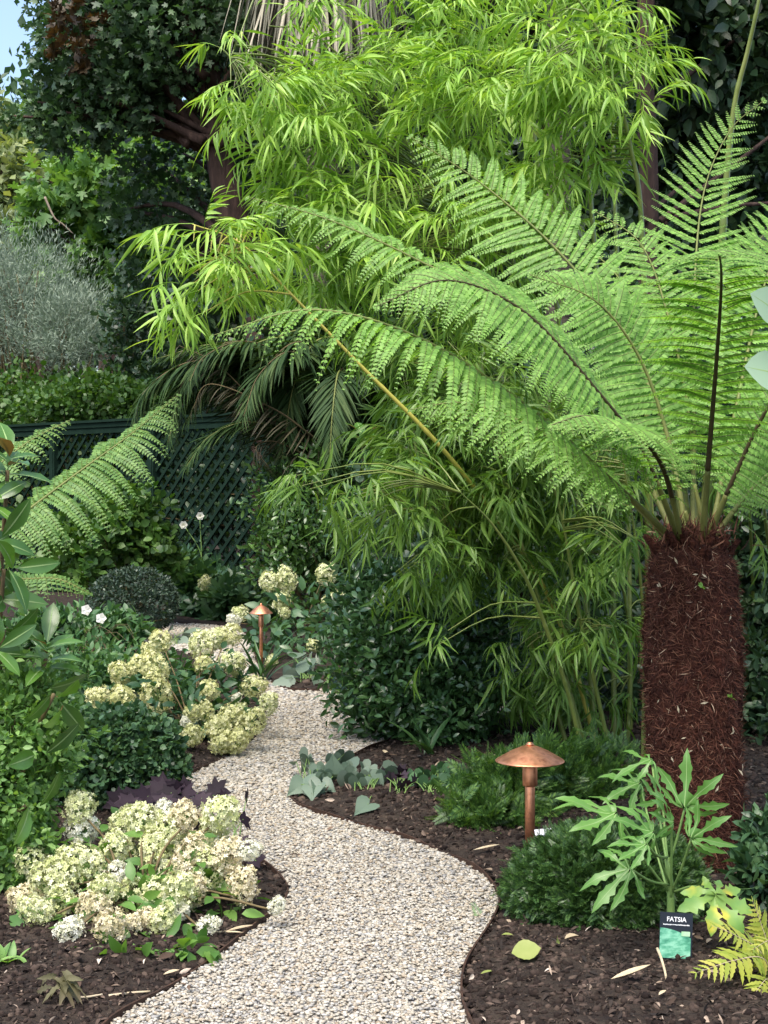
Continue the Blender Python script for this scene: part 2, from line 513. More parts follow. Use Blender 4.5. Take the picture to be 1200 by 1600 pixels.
M['wilted'] = leaf_mat('wilted_leaf', [(.25, (.05, .038, .024)), (.5, (.10, .095, .04)), (.75, (.15, .10, .065))], .7, .15, patch=1)
M['litterwood'] = noise_mat('grey_wood', [(.3, (.14, .11, .08)), (.7, (.26, .21, .16))], 20, .85)
M['straw'] = noise_mat('straw', [(.3, (.38, .30, .18)), (.7, (.55, .46, .32))], 30, .8)
M['lattice'] = noise_mat('lattice_paint', [(.3, (0.006, 0.018, 0.011)), (.7, (0.011, 0.028, 0.018))], 6, .8, .1, 60, .1)
M['white_plastic'] = noise_mat('white_plastic', [(.3, (.75, .76, .78)), (.7, (.82, .83, .85))], 4, .4)
M['card_dark'] = noise_mat('card_dark', [(.3, (.012, .016, .026)), (.7, (.018, .024, .036))], 4, .4)
M['card_picture'] = noise_mat('card_picture', [(.35, (.03, .16, .10)), (.47, (.09, .33, .21)), (.56, (.20, .50, .34)), (.7, (.34, .60, .46))], 22, .4, stretch=(1, 1, 2.2))
M['card_badge'] = noise_mat('card_badge', [(.3, (.25, .5, .25)), (.7, (.5, .72, .5))], 40, .4)


def copper():
    m, t, n, l, b = nodes('copper')
    tc = n.new('ShaderNodeTexCoord')
    nz = n.new('ShaderNodeTexNoise')
    nz.inputs['Scale'].default_value = 35
    nz.inputs['Detail'].default_value = 5
    l.new(tc.outputs['Object'], nz.inputs['Vector'])
    rp = ramp(n, [(.3, (.55, .22, .11)), (.55, (.78, .36, .20)), (.75, (.40, .15, .08))])
    l.new(nz.outputs['Fac'], rp.inputs[0])
    l.new(rp.outputs[0], b.inputs['Base Color'])
    b.inputs['Metallic'].default_value = .92
    rr = n.new('ShaderNodeMapRange')
    rr.inputs[3].default_value, rr.inputs[4].default_value = .3, .55
    l.new(nz.outputs['Fac'], rr.inputs[0])
    l.new(rr.outputs[0], b.inputs['Roughness'])
    return m


M['copper'] = copper()

# leaf shapes used all over
L_OVAL = leaf(.5, 3, .2, .18, .45)
L_OVAL2 = leaf(.6, 2, .2, .15, .5)
L_LAUREL = leaf(.42, 4, .22, .25, .5)
L_ROUND = leaf(.8, 3, .15, .15, .5)
L_THIN = leaf(.13, 2, .25, .3, .4)
L_NARROW = leaf(.2, 3, .25, .2, .4)
L_NEEDLE = leaf(.24, 2, .1, .1, .5)
L_BIG = leaf(.40, 6, .28, .28, .55, wave=.012)
L_BIG_RIB = leaf(.035, 6, .28, .28, .35)
L_BIG_RIB[0][:, 2] += .006
L_HEART = heart()
L_MAPLE = maple(5, .45)
L_FIG = maple(5, .35, 110)
L_HEUCH = maple(7, .62, 150)


# ------------------------------------------------------------------ plant builders
def lumps(d, k, amp, seed):
    r = np.random.default_rng(seed)
    s = np.zeros(len(d))
    for _ in range(k):
        w = r.normal(size=3) * 2.6
        s += np.sin(d @ w + r.uniform(0, 6.28))
    return 1 + amp * s / math.sqrt(k)


def scatter_leaves(mb, T, c, out, size, mat=0, up=.35, rand=.7, nup=.6):
    """leaves at points c whose blades point outwards and a little up"""
    n = len(c)
    d = unit(out + np.array([0, 0, up]) + rand * rng.normal(size=(n, 3)))
    nm = unit(out * .5 + np.array([0, 0, nup]) + .5 * rng.normal(size=(n, 3)))
    s = size * rng.uniform(.65, 1.25, n)
    mb.inst(T, c, frames(d, nm) * s[:, None, None], mat)


def blob(mb, c, r, clumps, per, T, size, mat=0, noise=.15, sig=.35, shell=(.72, 1.03), up=.35, rand=.7, zmin=-.6, seed=1, nup=.6, inner=.25):
    """a crown: leaf clumps through an uneven ellipsoid, most near its outside"""
    c, r = np.asarray(c, float), np.asarray(r, float)
    d = rdir(clumps * 3)
    d = d[d[:, 2] > zmin][:clumps]
    rad = rng.uniform(*shell, len(d))
    k = rng.random(len(d)) < inner
    rad[k] = rng.uniform(.25, .75, k.sum())
    rad *= lumps(d, 7, noise, seed)
    cc = c + d * rad[:, None] * r
    pts = np.repeat(cc, per, 0)
    o = np.repeat(d, per, 0)
    pts = pts + rng.normal(size=pts.shape) * sig * r.mean() * .35
    scatter_leaves(mb, T, pts, unit(o + .35 * rng.normal(size=o.shape)), size, mat, up, rand, nup)
    return cc


def stems_to(mb, base, targets, r0, r1, mat=0, sides=5, bow=.15):
    for tg in targets:
        mid = (base + tg) / 2 + np.array([0, 0, bow * np.linalg.norm(tg - base)]) + rng.normal(size=3) * .04 * np.linalg.norm(tg - base)
        p = spline([base + rng.normal(size=3) * [r0 * 2, r0 * 2, 0], mid, tg], 9)
        mb.add(*tube(p, np.linspace(r0, r1, 9), sides), mat)


def shrub(name, label, cat, blobs, leafmat, stemmat='twig', stem_r=.008, base=None, group=None, extra=None, zfloor=.01):
    """a thing of foliage and stems; blobs: list of dicts for blob()"""
    b0 = blobs[0]
    base = np.array([b0['c'][0], b0['c'][1], 0.]) if base is None else np.asarray(base, float)
    root = thing(name, label, cat, base, group)
    mb, st = MB(), MB()
    for k, b in enumerate(blobs):
        b = dict(b)
        b.setdefault('seed', k + 3)
        cc = blob(mb, **b)
        cc = cc[cc[:, 2] > .05]
        if len(cc):
            stems_to(st, base, cc[rng.choice(len(cc), min(14, len(cc)), replace=False)] * .92 + .08 * base, stem_r, stem_r * .3)
    V = np.vstack(mb.v)
    V[:, 2] = np.maximum(V[:, 2], zfloor + .002 * rng.random(len(V)))
    mb.v = [V]
    mb.build('foliage', leafmat, root)
    st.build('stem', M[stemmat], root)
    return root


def frond(mb, ctrl, L, side=None, start=.2, n=40, droop=.25, lift=.08, ang=(82, 50), pl=.0225, step=.0078, r0=.009, Tp=None, ml=0, mr=1, ms=2, prof=None, vee=0.0, fwd=.12, face=0.0, slat=.45):
    """bipinnate fern frond: stalk, rachis, pinnae on both sides, each with two rows of pinnules"""
    Np = 90
    pts = spline(ctrl, Np)
    t = unit(np.gradient(pts, axis=0))
    if side is None:
        a = ctrl[-1] - ctrl[0]
        a = unit(np.array([a[0], a[1], 0]))
        side = np.cross(a, [0, 0, 1])
    nn = unit(np.cross(side, t))
    if face:
        nn = nn * (1 - face) + face * np.array([0, -1, .25])
        nn = unit(nn - (nn * t).sum(1, keepdims=True) * t)
    s = np.cross(t, nn)
    ns = int(start * Np)
    rr = np.interp(np.linspace(0, 1, Np), [0, .1, .5, 1], [r0 * 1.3, r0, r0 * .6, r0 * .12])
    mb.add(*tube(pts[:ns + 1], rr[:ns + 1], 6), ms)
    mb.add(*tube(pts[ns:], rr[ns:], 5), mr)
    Tp = Tp or leaf(.56, 3, .1, .10, .36, tipc=.12)
    px, py = prof or ([0, .12, .4, .65, .85, 1], [.35, .7, 1, .88, .5, .06])
    for i in range(n):
        q = (i / (n - 1)) ** .93
        p = start + (1 - start) * q
        x = p * (Np - 1)
        j = min(int(x), Np - 2)
        f = x - j
        b = pts[j] * (1 - f) + pts[j + 1] * f
        A = np.interp(q, [0, 1], ang)
        for sg in (-1, 1):
            l = L * np.interp(q, px, py) * (rng.uniform(.86, 1.08) if rng.random() > .05 else rng.uniform(.45, .8))
            a = R(A + rng.normal() * 4.5)
            d0 = math.cos(a) * t[j] + math.sin(a) * sg * s[j] + vee * nn[j]
            m = max(4, int(l / step))
            k = np.linspace(.04, 1, m)[:, None]
            dr = droop * rng.uniform(.65, 1.4)
            C = b + d0 * l * k + nn[j] * (lift * l * k * (1 - k)) + t[j] * (fwd * l * k ** 2) - np.array([0, 0, 1.]) * (dr * l * k ** 2)
            T = unit(np.gradient(C, axis=0)) if m > 1 else d0[None]
            e = unit(np.cross(unit(nn[j] + (slat + .2 * rng.normal()) * t[j])[None], T))
            nl = unit(np.cross(T, e))
            mb.add(*tube(C[::max(1, m // 5)], np.linspace(.0022, .0006, len(C[::max(1, m // 5)])), 3, False), 3)
            sz = pl * np.interp(k[:, 0], [0, .15, .6, 1], [.75, 1, .85, .3]) * min(1, .45 + l / L * .6)
            for tau in (-1, 1):
                dd = unit(tau * e * .9 + T * .5 - np.array([0, 0, .12]) + .06 * rng.normal(size=e.shape))
                mb.inst(Tp, C, frames(dd, nl + .1 * rng.normal(size=nl.shape)) * (sz * rng.uniform(.9, 1.1, m))[:, None, None], ml)
    return pts


def pinnate(mb, ctrl, L, n=60, ang=(65, 35), T=None, ml=0, mr=1, start=.15, r0=.012, droop=.2, vee=.35, face=0.0):
    """feather leaf with one row of leaflets on each side"""
    Np = 80
    pts = spline(ctrl, Np)
    t = unit(np.gradient(pts, axis=0))
    a = ctrl[-1] - ctrl[0]
    a = unit(np.array([a[0], a[1], 0]))
    nn = unit(np.cross(np.cross(a, [0, 0, 1]), t))
    if face:
        nn = nn * (1 - face) + face * np.array([0, -1, .25])
        nn = unit(nn - (nn * t).sum(1, keepdims=True) * t)
    s = np.cross(t, nn)
    mb.add(*tube(pts, np.linspace(r0, r0 * .15, Np), 5), mr)
    T = T or leaf(.07, 3, .5, .12, .35)
    q = np.linspace(0, 1, n)
    j = ((start + (1 - start) * q) * (Np - 1)).astype(int)
    for sg in (-1, 1):
        A = np.radians(np.interp(q, [0, 1], ang))[:, None]
        d = unit(np.cos(A) * t[j] + np.sin(A) * sg * s[j] + vee * nn[j] * rng.uniform(.3, 1.2, (n, 1)) - np.array([0, 0, droop]) + .1 * rng.normal(size=(n, 3)))
        l = L * np.interp(q, [0, .15, .55, 1], [.5, .9, 1, .3]) * rng.uniform(.85, 1.1, n)
        mb.inst(T, pts[j], frames(d, nn[j]) * l[:, None, None], ml)


# bamboo sprays: a twig with a fan of hanging leaves
def spray_template(seed, nleaf=9, tw=.16):
    r = np.random.default_rng(seed)
    mb = MB()
    k = np.linspace(0, 1, 5)
    tp = np.c_[.02 * np.sin(k * 3) * r.normal(), k * tw, -.25 * tw * k ** 2]
    mb.add(*tube(tp, np.linspace(.0016, .0008, 5), 3, False))
    for i in range(nleaf):
        f = .25 + .75 * (i / (nleaf - 1)) ** .8
        b = np.array([np.interp(f, k, tp[:, c]) for c in range(3)])
        sg = 1 if i % 2 else -1
        a = R(r.uniform(15, 65)) * sg
        d = np.array([math.sin(a), math.cos(a), r.uniform(-1.3, -.15)])
        l = r.uniform(.075, .145)
        T = leaf(r.uniform(.085, .125), 5, .35, r.uniform(.1, .55), .33, tipc=r.normal() * .08)
        mb.inst(T, b[None], frames(d[None], np.array([[r.normal() * .35, r.normal() * .3, 1.]])) * l)
    V = np.vstack(mb.v)
    tri = np.vstack([f for f, _, _ in mb.f if f.shape[1] == 3])
    quad = np.vstack([f for f, _, _ in mb.f if f.shape[1] == 4])
    return V, [tri, quad]


SPRAYS = [spray_template(s, 8 + s % 6) for s in range(14)]


def sprays(mb, pos, outward, sc, mat=0, tilt=.25):
    n = len(pos)
    pick = rng.integers(0, len(SPRAYS), n)
    d = unit(outward + tilt * rng.normal(size=(n, 3)))
    R_ = frames(d, np.array([0, 0, 1.]) + .25 * rng.normal(size=(n, 3)))
    s = sc * rng.uniform(.75, 1.2, n)
    for k in range(len(SPRAYS)):
        m = pick == k
        mb.inst(SPRAYS[k], pos[m], R_[m] * s[m][:, None, None], mat)


def culm(ctrl, r0, n=60, node=.26):
    p = spline(ctrl, n * 4)
    s = np.concatenate([[0], np.cumsum(np.linalg.norm(np.diff(p, axis=0), axis=1))])
    rad = np.interp(s / s[-1], [0, .6, 1], [r0, r0 * .8, r0 * .22])
    ph = (s % node) / node
    rad = rad * (1 + .16 * np.exp(-((ph - .5) * node / .007) ** 2) + .1 * np.exp(-((ph - .45) * node / .006) ** 2))
    return p, tube(p, rad, 7)


def bamboo(name, label, culms, lobes, leafmat, scale, density, culmmat='culm', r0=.014, twig_to=True, base=None, group=None):
    """culms: lists of points; lobes: (u, v, Y, ru, rv) foliage masses in front of / around them"""
    base = np.asarray(culms[0][0]) if base is None else base
    base = np.array([base[0], base[1], 0])
    root = thing(name, label, 'bamboo', base, group)
    allp = []
    for c in culms:
        p, tb = culm(c, r0 * rng.uniform(.8, 1.15))
        mb = MB()
        mb.add(*tb)
        mb.build('culm', M[culmmat], root)
        allp.append(p[len(p) // 4:])
    allp = np.vstack(allp)
    fo, tw = MB(), MB()
    for (u, v, Y, ru, rv) in lobes:
        c = P(u, v, Y)
        r = np.array([ru, .9 * (ru + rv) / 2, rv]) * Y / FPX
        n = max(3, int(density * ru * rv / 560))
        m = max(2, n // 9)                                # leaf sprays gather in clumps at the branch ends
        d = rdir(m)
        cl = c + d * r * (rng.random((m, 1)) ** .4)
        k = rng.integers(0, m, n)
        o = rdir(n)
        pos = cl[k] + o * np.array([1, 1, .6]) * rng.uniform(.01, .11, (n, 1))
        out = unit(o * np.array([1, 1, .3]) + .5 * d[k] * [1, 1, .3] + np.array([0, -.15, .05]))
        sprays(fo, pos, out, scale, 0, .45)
        if twig_to:
            for q in pos[::3]:
                dd = np.linalg.norm((allp - q) * np.array([1, 1, .8]) + np.array([0, 0, -.0]), axis=1) + np.where(allp[:, 2] > q[2] + .1, .6, 0)
                a = allp[dd.argmin()]
                if np.linalg.norm(a - q) < 1.3:
                    mid = (a + q) / 2 + np.array([0, 0, .12 * np.linalg.norm(a - q)])
                    pp = spline([a, mid, q], 7)
                    tw.add(*tube(pp, np.linspace(.0045, .0014, 7), 4, False))
    fo.build('foliage', M[leafmat], root)
    if tw.n:
        tw.build('twig', M[culmmat], root)
    return root


# ------------------------------------------------------------------ ground, path, edging
def px_line(l, n):
    return spline(np.array([G(u, v)[:2] for u, v in l]), n)


left_edge = px_line([(120, 1660), (180, 1597), (270, 1545), (350, 1490), (412, 1443), (444, 1412), (448, 1388), (424, 1362), (388, 1340), (350, 1318),
                     (318, 1290), (290, 1262), (282, 1238), (296, 1214), (340, 1192), (388, 1165), (410, 1140), (415, 1115), (408, 1090), (382, 1060),
                     (330, 1038), (270, 1015), (200, 1000)], 220)
right_edge = px_line([(760, 1660), (736, 1605), (722, 1565), (724, 1525), (745, 1480), (774, 1437), (780, 1410), (769, 1384), (738, 1358), (690, 1335),
                      (630, 1312), (560, 1291), (502, 1275), (466, 1260), (455, 1243), (478, 1222), (520, 1197), (563, 1178), (610, 1158), (690, 1132), (800, 1116)], 200)
far_edge = px_line([(800, 1092), (690, 1087), (600, 1084), (520, 1082), (455, 1080), (425, 1068), (405, 1045), (394, 1015), (380, 990), (330, 978), (200, 974)], 120)
poly = np.vstack([left_edge, far_edge[::-1], right_edge[::-1]])


def inside(pt, pg):
    x, y = pt[:, 0], pt[:, 1]
    c = np.zeros(len(pt), bool)
    j = len(pg) - 1
    for i in range(len(pg)):
        xi, yi, xj, yj = *pg[i], *pg[j]
        m = ((yi > y) != (yj > y)) & (x < (xj - xi) * (y - yi) / (yj - yi + 1e-12) + xi)
        c ^= m
        j = i
    return c


def edge_dist(pt):
    d = np.full(len(pt), 9.)
    for a in np.vstack([left_edge, right_edge, far_edge]):
        d = np.minimum(d, np.hypot(pt[:, 0] - a[0], pt[:, 1] - a[1]))
    return d


NW = np.random.default_rng(5)
WV = [(NW.normal(size=2) * k, NW.uniform(0, 6.28), .4 / k ** .75) for k in (1.5, 2.5, 4, 7, 11, 18, 30, 45) for _ in range(3)]


def bumps(x, y):
    s = np.zeros_like(x)
    for w, ph, a in WV:
        s += a * np.sin(w[0] * x + w[1] * y + ph + 1.3 * np.sin(w[1] * .6 * x - w[0] * .5 * y))
    return s


def soil_z(pt):
    ins = inside(pt, poly)
    d = edge_dist(pt)
    h = np.clip(d, 0, .25) / .25 * .03 + .006 + .018 * bumps(pt[:, 0], pt[:, 1]) * np.clip(d / .08, .25, 1)
    h = np.where(ins, -.03, np.maximum(h, -.004))
    return h


xs = np.concatenate([[-900, -200, -60, -20, -9, -6], np.arange(-4, 3.2, .028), [5, 8, 20, 60, 200, 900]])
ys = np.concatenate([[-900, -200, -50, -10, 0, 2], np.arange(2.8, 8.6, .03), np.arange(8.7, 14, .12), [15, 17, 20, 26, 40, 90, 300, 1500]])
gx, gy = np.meshgrid(xs, ys)
pt = np.c_[gx.ravel(), gy.ravel()]
gz = soil_z(pt)
far = (np.abs(pt[:, 0]) > 4.5) | (pt[:, 1] > 14.2) | (pt[:, 1] < 2.5)
gz[far] = 0.0
nx, ny = len(xs), len(ys)
ii = (np.arange(ny - 1)[:, None] * nx + np.arange(nx - 1)[None]).ravel()
mb = MB()
mb.add(np.c_[pt, gz], [np.stack([ii, ii + 1, ii + nx + 1, ii + nx], 1)])
o = mb.build('ground', M['soil'])
o['kind'] = 'structure'

tri = tessellate_polygon([[Vector((x, y, 0)) for x, y in poly]])
mb = MB()
mb.add(np.c_[poly, np.full(len(poly), .003)], [np.array(tri)])
o = mb.build('path', M['gravel_bed'])
o['kind'] = 'structure'


def ico():
    t = (1 + 5 ** .5) / 2
    V = unit(np.array([[-1, t, 0], [1, t, 0], [-1, -t, 0], [1, -t, 0], [0, -1, t], [0, 1, t], [0, -1, -t], [0, 1, -t], [t, 0, -1], [t, 0, 1], [-t, 0, -1], [-t, 0, 1]]))
    F = np.array([[0, 11, 5], [0, 5, 1], [0, 1, 7], [0, 7, 10], [0, 10, 11], [1, 5, 9], [5, 11, 4], [11, 10, 2], [10, 7, 6], [7, 1, 8], [3, 9, 4], [3, 4, 2], [3, 2, 6], [3, 6, 8], [3, 8, 9], [4, 9, 5], [2, 4, 11], [6, 2, 10], [8, 6, 7], [9, 8, 1]])
    return V, F


mb = MB()
IV, IF = ico()
for y0, y1, n, rad in ((3.0, 4.2, 60000, .0052), (4.2, 5.6, 50000, .0060), (5.6, 8.0, 46000, .0082), (8.0, 13.5, 30000, .0125)):
    q = np.c_[rng.uniform(-3.2, 1.3, n * 3), rng.uniform(y0, y1, n * 3)]
    q = q[inside(q, poly)]
    e = edge_dist(q)
    q = q[e > .008]
    area = np.prod([4.5, y1 - y0]) * len(q) / (n * 3)
    want = int(area / (rad * 1.36) ** 2)
    q = q[:want]
    k = len(q)
    sc = rad * rng.uniform(.6, 1.35, (k, 1)) * np.stack([rng.uniform(.8, 1.55, k), rng.uniform(.7, 1.1, k), rng.uniform(.3, .6, k)], 1)
    for s in range(6):                                   # six pebble shapes
        m = np.arange(k) % 6 == s
        T = IV * (1 + .22 * np.random.default_rng(s).normal(size=(12, 1)))
        rd = frames(rdir(m.sum()) * [1, 1, .25], np.tile([0, 0, 1.], (m.sum(), 1)))
        Rm = rd * sc[m][:, None, :]
        mb.inst((T, [IF]), np.c_[q[m], .003 + rng.uniform(.0, .008, m.sum())], Rm)
o = mb.build('gravel', M['pebble'])
o['kind'] = 'stuff'
o['label'] = 'pale cream and grey gravel covering the winding path'


def edging(line, label, h=.017):
    mb = MB()
    n = len(line)
    t = unit(np.gradient(line, axis=0))
    q = np.c_[-t[:, 1], t[:, 0]] * .0025
    wob = .004 * np.sin(np.arange(n) * .35)
    V = np.concatenate([np.c_[line + q, np.full(n, -.05)], np.c_[line + q, h + wob], np.c_[line - q, h + wob], np.c_[line - q, np.full(n, -.05)]])
    i = np.arange(n - 1)
    F = [np.stack([i + a * n, i + 1 + a * n, i + 1 + b * n, i + b * n], 1) for a, b in ((0, 1), (1, 2), (2, 3))]
    mb.add(V, F, 0, False)
    c = np.array([line[0][0], line[0][1], 0])
    return tag(mb.build('metal_edging', M['edging'], None, c), label, 'edging', 'rusted edging strips along the path')


edging(left_edge, 'thin rusted metal strip curving round the bed of the large pale hydrangea')
edging(right_edge, 'thin rusted metal strip along the right side of the path round the copper lamp bed')
edging(far_edge, 'thin rusted metal strip at the far bend of the path below the dark bushes')

# mulch: bark chips and litter over the beds
mb = MB()
shapes = [leaf(w, 4, f, dr, .5, tipc=tc) for w, f, dr, tc in ((.20, .5, .2, .1), (.30, .6, .25, -.1), (.12, .3, .3, .2), (.4, .7, .35, .1))]
for y0, y1, n, s in ((2.9, 3.9, 26000, .017), (3.9, 5.2, 22000, .019), (5.2, 6.8, 14000, .024), (6.8, 9.0, 9000, .034)):
    q = np.c_[rng.uniform(-1.7, 1.5, n) * (y1 / 4.0) ** .7, rng.uniform(y0, y1, n)]
    q = q[~inside(q, poly)]
    z = soil_z(q)
    k = rng.integers(0, 10, len(q))
    for j in range(4):
        m = k == j
        d = rdir(m.sum()) * [1, 1, .35]
        mb.inst(shapes[j], np.c_[q[m], z[m] + rng.uniform(.0, .008, m.sum())], frames(d, [0, 0, 1] + .5 * rng.normal(size=(m.sum(), 3))) * (s * .95 * rng.uniform(.35, 1.5, m.sum()) ** 1.6)[:, None, None], 0)
    for j in range(4, 10):
        m = k == j
        T = IV * (1 + .25 * np.random.default_rng(j).normal(size=(12, 1)))
        r = (s * .33 * rng.uniform(.35, 1.5, m.sum()) ** 1.5)[:, None]
        sc = r * rng.uniform(.7, 1.4, (m.sum(), 3)) * [1, 1, .75]
        mb.inst((T, [IF]), np.c_[q[m], z[m]], frames(rdir(m.sum()), np.tile([0, .1, 1.], (m.sum(), 1))) * sc[:, None, :], 1)
for k in range(420):                                    # bigger dry bits lying on top
    q = np.array([[rng.uniform(-1.3, 1.1), rng.uniform(3.0, 6.5)]])
    ins = inside(q, poly)[0]
    if ins and rng.random() > .22:
        continue
    z = np.array([.014]) if ins else soil_z(q)
    mb.inst(leaf(rng.uniform(.1, .5), 5, .5, rng.uniform(-.2, .4), .5, tipc=rng.normal() * .15), np.c_[q, z + .008], frames(rdir(1) * [1, 1, .2], np.array([[0, -.2, 1.]]) + .4 * rng.normal(size=(1, 3))) * (rng.uniform(.012, .03) if ins else rng.uniform(.015, .05)), 2)
o = mb.build('mulch', [M['chips'], M['clod'], M['litter']])
o['kind'] = 'stuff'
o['label'] = 'dark brown bark mulch over the planting beds'


# ------------------------------------------------------------------ tree fern on the right
def TW(A, Z):
    return 1 + .035 * np.sin(2 * A + 4 * Z) + .03 * np.sin(5 * A + 9 * Z + 2 * np.sin(3 * Z)) + .03 * np.sin(9 * A - 31 * Z) + .035 * np.sin(13 * Z + 2 * np.sin(2 * A)) + .02 * np.sin(17 * A + 23 * Z)


def tree_fern():
    bx, by = P(1088, 0, 4.4)[0], 4.4
    root = thing('tree_fern', 'large tree fern with a thick red-brown fibrous trunk and spreading bright green fronds', 'tree fern', (bx, by, 0))
    mb = MB()
    k = np.linspace(0, 1, 46)
    zz = np.concatenate([np.linspace(-.03, .93, 40), [.955, .975, .99, 1.0, 1.006, 1.008]])
    rr = np.concatenate([np.interp(np.linspace(0, 1, 40), [0, .12, .4, .8, 1], [.122, .127, .132, .134, .127]), [.118, .104, .084, .058, .032, .012]])
    a = np.linspace(0, 2 * np.pi, 60, endpoint=False)
    A, Z = np.meshgrid(a, zz)
    Rr = np.broadcast_to(rr[:, None], A.shape) * TW(A, Z) * (1 + .025 * rng.normal(size=A.shape))
    cx = bx - .018 * Z
    V = np.stack([cx + Rr * np.cos(A), by + Rr * np.sin(A), Z], -1).reshape(-1, 3)
    i = np.arange(45)[:, None] * 60
    j = np.arange(60)[None]
    q = (j + 1) % 60
    mb.add(V, [np.stack([i + j, i + q, i + 60 + q, i + 60 + j], -1).reshape(-1, 4)])
    n = 45000                                              # root fibres
    ang = rng.uniform(0, 2 * np.pi, n)
    z = rng.uniform(-.01, 1.0, n)
    rad = np.interp(z, zz, rr)
    out = np.stack([np.cos(ang), np.sin(ang), np.zeros(n)], 1)
    pos = np.stack([bx - .018 * z, np.full(n, by), z], 1) + out * (rad * TW(ang, z) * .985)[:, None]
    d = unit(out * .35 + .75 * rng.normal(size=(n, 3)) * [1, 1, .8])
    d = np.where(((d * out).sum(1) < -.1)[:, None], -d, d)
    hair = leaf(.075, 4, .1, .5, .4, tipc=.3)
    mb.inst(hair, pos, frames(d, out) * (rng.uniform(.010, .034, n))[:, None, None], 1)
    top = 700                                              # woolly crown among the stalk bases
    p2 = np.c_[bx - .018 + rng.normal(size=top) * .05, by + rng.normal(size=top) * .05, rng.uniform(.97, 1.04, top)]
    mb.inst(hair, p2, frames(unit(rng.normal(size=(top, 3)) + [0, 0, 1.6]), rdir(top)) * rng.uniform(.03, .07, top)[:, None, None], 1)
    m = 70                                                 # pale flecks of dead frond caught in the fibres
    ang = rng.uniform(0, 2 * np.pi, m)
    z = rng.uniform(.05, .99, m) ** .8
    out = np.stack([np.cos(ang), np.sin(ang), np.zeros(m)], 1)
    pos = np.stack([bx - .018 * z, np.full(m, by), z], 1) + out * (np.interp(z, zz, rr) * TW(ang, z) + .012)[:, None]
    mb.inst(leaf(.3, 2, .2, .2, .5), pos, frames(np.cross(out, rdir(m)) + .2 * out, out) * rng.uniform(.008, .026, m)[:, None, None], 2)
    for k in range(34):                                    # stubs of old frond stalks round the crown
        a2 = k * 2.4
        rb = rng.uniform(.045, .118)
        zb = float(np.interp(rb, [.035, .065, .095, .132], [1.0, .985, .965, .93])) - .01
        o2 = np.array([math.cos(a2), math.sin(a2), 0])
        p0 = np.array([bx - .018, by, zb]) + o2 * rb
        l2 = rng.uniform(.035, .085)
        mb.add(*tube(np.array([p0, p0 + (o2 * .35 + [0, 0, .9]) * l2 * .6, p0 + (o2 * .5 + [0, 0, .9]) * l2]), [.013, .011, .008], 6), 0)
    mb.build('trunk', [M['trunk_core'], M['fibre'], M['straw']], root)
    for (u, v) in ((1097, 918), (1143, 1090)):             # two tiny seedlings rooted in the trunk
        sp = MB()
        p = P(u, v, 4.24)
        sp.inst(leaf(.45, 3, .2, .2), np.tile(p, (7, 1)), frames(unit(rng.normal(size=(7, 3)) + [0, -.5, .5]), rdir(7)) * .018)
        sp.build('seedling', M['fern'], root)
    spec = [
        # control points (px, px, distance), pinna length, droop, count, dark rachis, turn of the blade towards the path
        ([(1050, 842, 4.36), (965, 760, 4.2), (830, 640, 4.0), (660, 530, 3.85), (490, 484, 3.8), (332, 524, 3.78)], .205, .85, 50, 0, .3),
        ([(1056, 842, 4.42), (965, 660, 4.6), (830, 505, 4.7), (650, 405, 4.75), (510, 342, 4.75), (388, 308, 4.75)], .18, .5, 46, 0, .5),
        ([(1062, 842, 4.36), (1005, 710, 4.22), (930, 608, 4.08), (820, 488, 3.95), (700, 438, 3.85), (590, 478, 3.78)], .215, .35, 46, 1, .55),
        ([(1072, 842, 4.45), (1035, 660, 4.7), (965, 510, 4.85), (865, 385, 4.95), (750, 285, 5.05), (642, 214, 5.1)], .275, .30, 47, 0, .85),
        ([(1082, 842, 4.48), (1085, 640, 4.8), (1085, 450, 5.1), (1100, 300, 5.3), (1140, 205, 5.4), (1192, 158, 5.4)], .24, .06, 42, 0, .9),
        ([(1098, 842, 4.36), (1108, 710, 4.25), (1120, 560, 4.05), (1127, 450, 3.85), (1124, 398, 3.6), (1112, 392, 3.35)], .24, .24, 42, 1, 0),
        ([(1106, 842, 4.38), (1150, 740, 4.3), (1205, 630, 4.2), (1300, 520, 4.05), (1420, 480, 3.95)], .24, .3, 40, 1, .6),
        ([(1066, 842, 4.34), (1035, 730, 4.15), (985, 672, 3.9), (920, 650, 3.65), (862, 664, 3.5)], .15, .45, 36, 1, .2),
        ([(1110, 842, 4.45), (1150, 640, 4.7), (1190, 460, 4.9), (1240, 340, 5.0), (1310, 285, 5.05)], .25, .2, 42, 0, .85),
        ([(1080, 842, 4.5), (1055, 660, 5.0), (1010, 510, 5.35), (955, 420, 5.6), (890, 372, 5.8)], .22, .25, 36, 0, .9),
        ([(1048, 844, 4.42), (950, 750, 4.55), (840, 672, 4.65), (730, 630, 4.7), (640, 640, 4.75)], .15, .5, 36, 0, .5),
        ([(1112, 844, 4.42), (1190, 750, 4.45), (1290, 690, 4.45), (1400, 700, 4.45)], .2, .4, 34, 0, .5),
        ([(1094, 842, 4.5), (1115, 620, 4.9), (1145, 450, 5.2), (1190, 370, 5.35), (1250, 350, 5.4)], .24, .2, 40, 0, .85),
        ([(1075, 842, 4.42), (1045, 690, 4.5), (1000, 560, 4.5), (930, 470, 4.45), (830, 430, 4.4)], .2, .35, 36, 0, .8),
        ([(1088, 842, 4.5), (1075, 640, 4.8), (1040, 480, 5.0), (1000, 380, 5.1), (930, 330, 5.2)], .21, .25, 36, 0, .9),
    ]
    for c, L, dr, n, dark, face in spec:
        mb = MB()
        ctrl = np.array([P(*q) for q in c])
        frond(mb, ctrl, L, start=.16, n=n, droop=dr, face=face)
        mb.build('frond', [M['fern'], M['rachis_dark'] if dark else M['rachis_green'], M['stipe'], M['midrib']], root)
